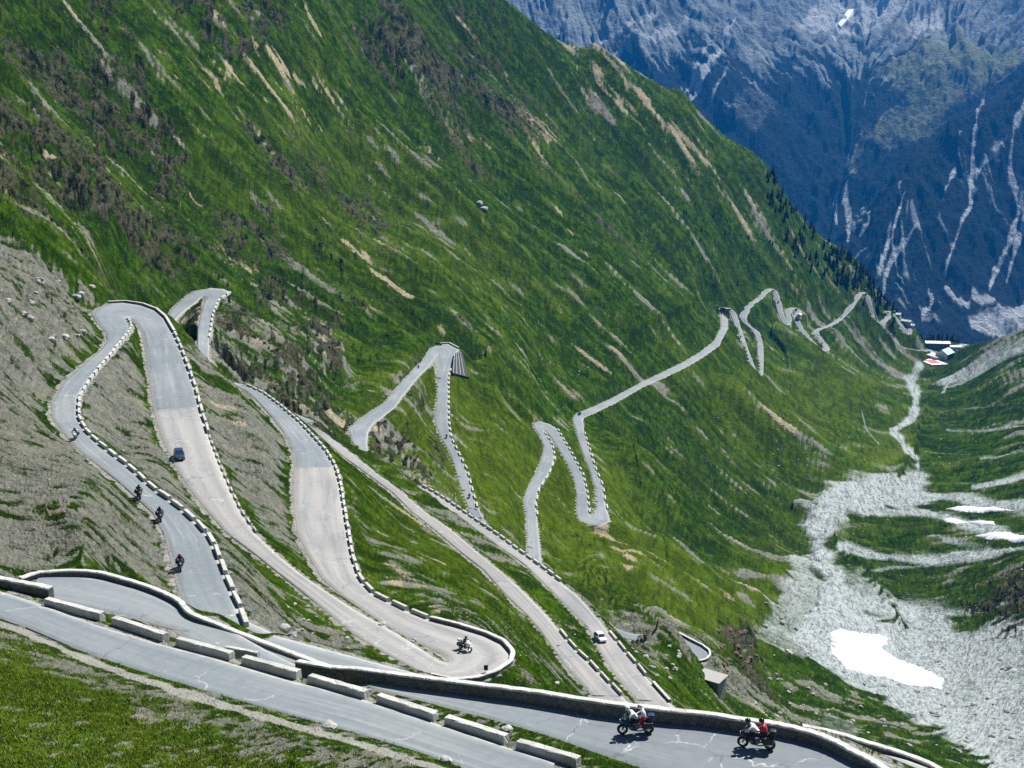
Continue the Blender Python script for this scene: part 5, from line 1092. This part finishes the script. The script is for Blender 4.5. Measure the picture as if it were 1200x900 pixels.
# ============================================================================
# loose stones, boulders, turf, trees
rs=np.random.default_rng(11)
def ico(sub):
    bm=bmesh.new(); bmesh.ops.create_icosphere(bm,subdivisions=sub,radius=1); v=np.array([x.co[:] for x in bm.verts]); f=np.array([[q.index for q in p.verts] for p in bm.faces]); bm.free(); return v,f
def visible_spots(n,pxr,keep):
    """ground points spread evenly over what the slope shows; keep(ti,ri)->probability"""
    out=[]; x0,y0,x1,y1=pxr
    for _ in range(n):
        px,py=rs.uniform(x0,x1),rs.uniform(y0,y1); p=hit(px,py,TF); a,b=gi(p[0],p[1]); i,j=int(np.clip(a,0,NT-1)),int(np.clip(b,0,NR-1))
        if j>=NR-2 or RD[i,j]<1.0+.001*RR[i,j]: continue
        if rs.random()<keep(i,j): out.append(p)
    return np.array(out).reshape(-1,3)
def many(name,mat,P,size,flat,kindlabel=None,smooth=False):
    v,f=ico(1); n_=len(P); V_=np.zeros((n_,len(v),3)); 
    jit=1+rs.uniform(-.35,.35,(n_,len(v),1)); sc=size[:,None,None]*np.stack([rs.uniform(.7,1.3,n_),rs.uniform(.7,1.3,n_),flat*rs.uniform(.6,1.2,n_)],1)[:,None,:]
    a=rs.uniform(0,6.28,n_); c,s=np.cos(a)[:,None],np.sin(a)[:,None]
    q=v[None]*jit*sc; V_[...,0]=q[...,0]*c-q[...,1]*s; V_[...,1]=q[...,0]*s+q[...,1]*c; V_[...,2]=q[...,2]
    V_+=P[:,None,:]; F_=(f[None]+(np.arange(n_)*len(v))[:,None,None]).reshape(-1,3)
    me=bpy.data.meshes.new(name); me.vertices.add(n_*len(v)); me.vertices.foreach_set('co',V_.reshape(-1).astype(np.float32))
    me.loops.add(F_.size); me.loops.foreach_set('vertex_index',F_.reshape(-1).astype(np.int32)); me.polygons.add(len(F_)); me.polygons.foreach_set('loop_start',np.arange(0,F_.size,3,dtype=np.int32)); me.polygons.foreach_set('loop_total',np.full(len(F_),3,np.int32))
    at=me.attributes.new('shade','FLOAT_COLOR','POINT'); col=np.repeat(rs.random(n_),len(v)); at.data.foreach_set('color',np.stack([col,col,col,col*0+1],1).reshape(-1).astype(np.float32))
    me.update(); me.materials.append(mat); return tag(link_obj(name,me),kind='stuff')
def mat_shade(name,a,b,rough=.95):
    N=NT_(name); s,_,_,_=N.attr('shade'); N.base(N.mix(s,a,b)); N.b.inputs['Roughness'].default_value=rough; return N.m
M_STONE=mat_shade('loose_stone',(.06,.064,.06),(.46,.47,.43)); M_DKST=mat_shade('crag_stone',(.025,.028,.03),(.22,.22,.21))
P1=visible_spots(9000,(0,260,1200,900),lambda i,j:np.clip(SCREEF[i,j]*.8+VERGE[i,j]*.3,0,1)*.8)
P2=visible_spots(14000,(900,420,1200,900),lambda i,j:np.clip(GRAVF[i,j]*.7+SCREEF[i,j]*.5+.12,0,1))
P3=visible_spots(9000,(0,715,700,900),lambda i,j:.22+.5*SCREEF[i,j]+.4*VERGE[i,j])
P5=visible_spots(9000,(350,380,1000,860),lambda i,j:.10*(BL2[i,j]>.52)+.25*SCREEF[i,j])
PS=np.vstack([P1,P2,P3,P5]); ds=np.linalg.norm(PS,axis=1)
sz=ds/1500*np.clip(rs.lognormal(-.30,.5,len(PS)),.35,2.6)*.62
many('loose_stones',M_STONE,PS,sz,.65)
P4=visible_spots(7000,(0,0,1000,420),lambda i,j:np.clip(ROCKF[i,j]*.6+.02*(BL[i,j]>.5),0,1)*.6)
many('crag_rubble',M_DKST,P4,np.linalg.norm(P4,axis=1)/1500*np.clip(rs.lognormal(-.25,.5,len(P4)),.35,2.2)*.7,.8)
# boulders one could point at
def boulder(px,py,s,label,group,mat):
    p=gp(px,py); d=np.linalg.norm(p); r=s*d/1500/2; bm=bmesh.new(); bmesh.ops.create_icosphere(bm,subdivisions=2,radius=r); sd=rs.integers(1e6)
    for q in bm.verts:
        k=1+.35*(vnoise(np.array([q.co.x/r*1.3+sd%97]),np.array([q.co.y/r*1.3+q.co.z/r*1.7]),3)[0]-.5)*2; q.co=Vector((q.co.x*k*1.2,q.co.y*k,q.co.z*k*.75))
    o=bm_obj('boulder',bm,mat); o.location=(p[0],p[1],p[2]+r*.25); o.rotation_euler[2]=rs.uniform(0,6); tag(o,label,'boulder',group)
boulder(924,766,10,'large pale boulder left of the big snow patch',None,M_PALE)
boulder(334,738,13,'pale boulder on the scree beside the lower left guard blocks',None,M_PALE)
boulder(343,746,11,'dark boulder just below the pale one on the lower left scree',None,M_ROCK)
boulder(448,733,8,'pale boulder at the left end of the median strip',None,M_PALE)
boulder(484,752,8,'pale boulder in the middle of the median strip',None,M_PALE)
boulder(514,770,6,'pale boulder at the nose of the median strip',None,M_PALE)
boulder(655,757,5,'small pale boulder on the verge beside the pale road',None,M_PALE)
boulder(385,853,16,'flat pale slab lying on the near grassy bank',None,M_PALE)
boulder(594,857,13,'pale slab on the rubble verge above the near guard blocks',None,M_PALE)
boulder(521,893,16,'long pale slab at the shoulder of the nearest road',None,M_PALE)
boulder(652,802,7,'pale boulder in the grass below the pale hairpin',None,M_PALE)
boulder(562,240,11,'pale grey rock standing alone high on the green slope',None,M_ROCK); boulder(567,246,8,'smaller pale rock just below the lone rock high on the green slope',None,M_PALE)
M_REDR=mat_stone('rusty_rock',(.07,.045,.035),(.21,.135,.10),1.1,False)
for (x0,y0,x1,y1,n_,lab,grp,mat,s0,s1) in [(995,760,1190,890,34,'grey boulder strewn over the gravel right of the big snow patch','boulders on the valley gravel',M_ROCK,3,7),(880,700,990,840,30,'grey boulder in the stony turf left of the big snow patch','boulders left of the snow patch',M_ROCK,3,6),(10,330,110,420,16,'rock jutting from the pale scree at the left edge','rocks in the left scree',M_ROCK,5,12),(250,700,420,770,12,'small boulder on the scree between the left hand roads','boulders between the left hand roads',M_ROCK,3,6),(838,738,885,788,22,'rusty brown rock on the bank above the small hairpin','rusty rocks above the small hairpin',M_REDR,4,9),(690,740,800,800,16,'dark rock on the broken ground below the white car','rocks below the white car',M_ROCK,3,7)]:
    for _ in range(n_):
        for tr in range(30):
            x,y=rs.uniform(x0,x1),rs.uniform(y0,y1); p=gp(x,y); a,b=gi(p[0],p[1])
            i_,j_=int(np.clip(a,0,NT-1)),int(np.clip(b,0,NR-1))
            if RD[i_,j_]>4 and (ROCKF[i_,j_]<.15 or mat is M_REDR): break
        boulder(x,y,rs.uniform(s0,s1),lab,grp,mat)
# turf of the near bank ------------------------------------------------------
N=NT_('turf'); s_,_,_,_=N.attr('shade'); nn=N.noise(N.pos(),.35,4); cg=N.mix(s_,(.050,.110,.008),(.22,.31,.022)); cg=N.mix(N.step(nn,.5,.68),cg,N.mix(s_,(.11,.13,.03),(.25,.26,.06))); N.base(cg); N.b.inputs['Roughness'].default_value=.8; M_TURF=N.m
pts=[]
for _ in range(75000):
    px,py=rs.uniform(-40,760),rs.uniform(715,930); p=hit(px,py,TF); a,b=gi(p[0],p[1]); i,j=int(np.clip(a,0,NT-1)),int(np.clip(b,0,NR-1))
    if RD[i,j]<.9 or np.linalg.norm(p)>100: continue
    if rs.random()<np.clip(1.05-SCREEF[i,j]*1.05-VERGE[i,j]*1.5,0,1)*ss(.34,.58,BL2[i,j]*.5+H2[i,j]*.5): pts.append(p)
pts=np.array(pts); n_=len(pts); B_=4
ang=rs.uniform(0,6.28,(n_,B_)); hh=rs.uniform(.05,.14,(n_,B_))*rs.uniform(.6,1.4,(n_,1)); wd=rs.uniform(.010,.026,(n_,B_)); off=rs.normal(0,.07,(n_,B_,2)); ln=rs.uniform(.2,.8,(n_,B_))*hh
c_,s2=np.cos(ang),np.sin(ang); base_=pts[:,None,:]+np.concatenate([off,np.zeros((n_,B_,1))],2); base_[...,2]-=.03
va=base_+np.stack([-s2*wd,c_*wd,0*wd],-1); vb=base_-np.stack([-s2*wd,c_*wd,0*wd],-1); vc=base_+np.stack([c_*ln,s2*ln,hh],-1)
V_=np.stack([va,vb,vc],2).reshape(-1,3); me=bpy.data.meshes.new('grass'); me.vertices.add(len(V_)); me.vertices.foreach_set('co',V_.reshape(-1).astype(np.float32)); nf=n_*B_
me.loops.add(nf*3); me.loops.foreach_set('vertex_index',np.arange(nf*3,dtype=np.int32)); me.polygons.add(nf); me.polygons.foreach_set('loop_start',np.arange(0,nf*3,3,dtype=np.int32)); me.polygons.foreach_set('loop_total',np.full(nf,3,np.int32))
at=me.attributes.new('shade','FLOAT_COLOR','POINT'); col=np.repeat(np.clip(rs.normal(.5,.25,n_),0,1),B_*3); at.data.foreach_set('color',np.stack([col,col,col,col*0+1],1).reshape(-1).astype(np.float32)); me.update(); me.materials.append(M_TURF)
tag(link_obj('grass',me),kind='stuff')
# conifers on the skyline of the left slope -----------------------------------
M_NEED=plain('conifer_needles',(.014,.030,.014),.9,0,.1,.4,.4); M_BARK=plain('conifer_bark',(.06,.045,.035),.9)
def conifer(seed,h=1.0):
    rg=random.Random(seed); bm=bmesh.new(); tiers=8; n_=9
    for k in range(tiers):
        z0=h*(.12+.82*k/tiers); z1=z0+h*.20; r=h*.20*(1-k/tiers)**.85+h*.02
        a=[bm.verts.new((r*(1+rg.uniform(-.35,.25))*math.cos(2*math.pi*j/n_+k),r*(1+rg.uniform(-.35,.25))*math.sin(2*math.pi*j/n_+k),z0+rg.uniform(-.03,.02)*h)) for j in range(n_)]
        t=bm.verts.new((0,0,min(z1,h))); lo_=bm.verts.new((0,0,z0+h*.02))
        for j in range(n_): bm.faces.new((a[j],a[(j+1)%n_],t)); bm.faces.new((a[(j+1)%n_],a[j],lo_))
    me=bpy.data.meshes.new('crown'); bm.to_mesh(me); bm.free(); me.materials.append(M_NEED)
    b=bmesh.new(); tube(b,[(0,0,-.12*h),(0,0,h*.5)],[.025*h,.012*h],6); mt=bpy.data.meshes.new('trunk'); b.to_mesh(mt); b.free(); mt.materials.append(M_BARK); return me,mt
CON=[conifer(s) for s in range(4)]
def pine(p,h,label,group):
    k=rs.integers(4); t=thing('conifer_tree',label,'tree',(p[0],p[1],p[2]),(0,0,rs.uniform(0,6)),group); t.scale=(h*rs.uniform(.85,1.2),h*rs.uniform(.85,1.2),h)
    link_obj('crown',CON[k][0],t); link_obj('trunk',CON[k][1],t)
cnt=0
for _ in range(4000):
    if cnt>=150: break
    u=rs.uniform(0,1); e=rs.random()**1.7
    cx=np.interp(u,[0,.35,.7,1],[905,985,1030,1062]); cy=np.interp(u,[0,.35,.7,1],[203,290,336,374]); px=cx-e*np.interp(u,[0,.3,1],[14,44,8]); py=cy+e*np.interp(u,[0,.3,1],[8,26,10])+1.5
    p=hit(px,py,TF); a,b=gi(p[0],p[1])
    if np.linalg.norm(p)>2420 or RD[int(a),int(b)]<9: continue
    pine(p,rs.uniform(9,17),'small dark conifer on the skyline ridge of the left slope','conifers on the skyline ridge'); cnt+=1
cnt=0
for _ in range(3000):
    if cnt>=110: break
    th_=rs.uniform(.285,.352); r_=rs.uniform(2270,2520); x,y=r_*math.sin(th_),r_*math.cos(th_); z=float(ground_z(x,y)); q=project(np.array([x,y,z+14]))
    if q[1]<372+ (0 if q[0]<1080 else 14*(1-abs(q[0]-1110)/60)) or q[1]>402: continue
    a,b=gi(np.array(x),np.array(y))
    if RD[int(a),int(b)]<14: continue
    pine((x,y,z),rs.uniform(11,20),'dark conifer in the wood behind the hotel','conifers behind the hotel'); cnt+=1
cnt=0
for _ in range(2000):
    if cnt>=24: break
    px,py=rs.uniform(780,1000),rs.uniform(240,335); p=hit(px,py,TF); a,b=gi(p[0],p[1]); i,j=int(a),int(b)
    if RD[i,j]<9 or SHR[i,j]<.3: continue
    pine(p,rs.uniform(5,9),'lone dwarf conifer scattered on the upper green slope','scattered dwarf conifers'); cnt+=1
# the forest across the valley --------------------------------------------------
def far_spots(n):
    px=rs.uniform(590,1290,n); py=rs.uniform(15,395,n); out=[]; jj=None
    for x,y in zip(px,py):
        r=ray(x,y); t=r[2]/math.hypot(r[0],r[1]); b=math.atan2(r[0],r[1]); i=int(np.clip((b-fth[0])/(fth[1]-fth[0])*(FNT-1),0,FNT-1)); w=np.where(FTT[i]>t)[0]
        if not len(w): continue
        j=w[0]
        if rs.random()<TREE[i,j]**1.5: out.append((FGX[i,j]+rs.normal(0,4),FGY[i,j]+rs.normal(0,6),FZ[i,j]-1.5))
    return np.array(out)
FP_=far_spots(24000); n_=len(FP_); k_=6; hh=rs.uniform(14,30,n_)*np.clip(np.linalg.norm(FP_,axis=1)/5500,.8,1.3); ww=hh*rs.uniform(.18,.28,n_); a=np.arange(k_)/k_*2*math.pi
ring=np.stack([np.cos(a),np.sin(a),0*a],1)[None]*ww[:,None,None]+FP_[:,None,:]; ring[...,2]+=hh[:,None]*.08; tip=FP_+np.stack([0*hh,0*hh,hh],1)
V_=np.concatenate([ring,tip[:,None,:]],1).reshape(-1,3); idx=np.arange(k_); f_=np.stack([idx,(idx+1)%k_,np.full(k_,k_)],1); F_=(f_[None]+(np.arange(n_)*(k_+1))[:,None,None]).reshape(-1,3)
me=bpy.data.meshes.new('forest'); me.vertices.add(len(V_)); me.vertices.foreach_set('co',V_.reshape(-1).astype(np.float32)); me.loops.add(F_.size); me.loops.foreach_set('vertex_index',F_.reshape(-1).astype(np.int32)); me.polygons.add(len(F_)); me.polygons.foreach_set('loop_start',np.arange(0,F_.size,3,dtype=np.int32)); me.polygons.foreach_set('loop_total',np.full(len(F_),3,np.int32)); me.update()
me.materials.append(plain('far_conifers',(.008,.016,.012),.9,0,.05,.4,.01)); tag(link_obj('forest',me),kind='stuff')
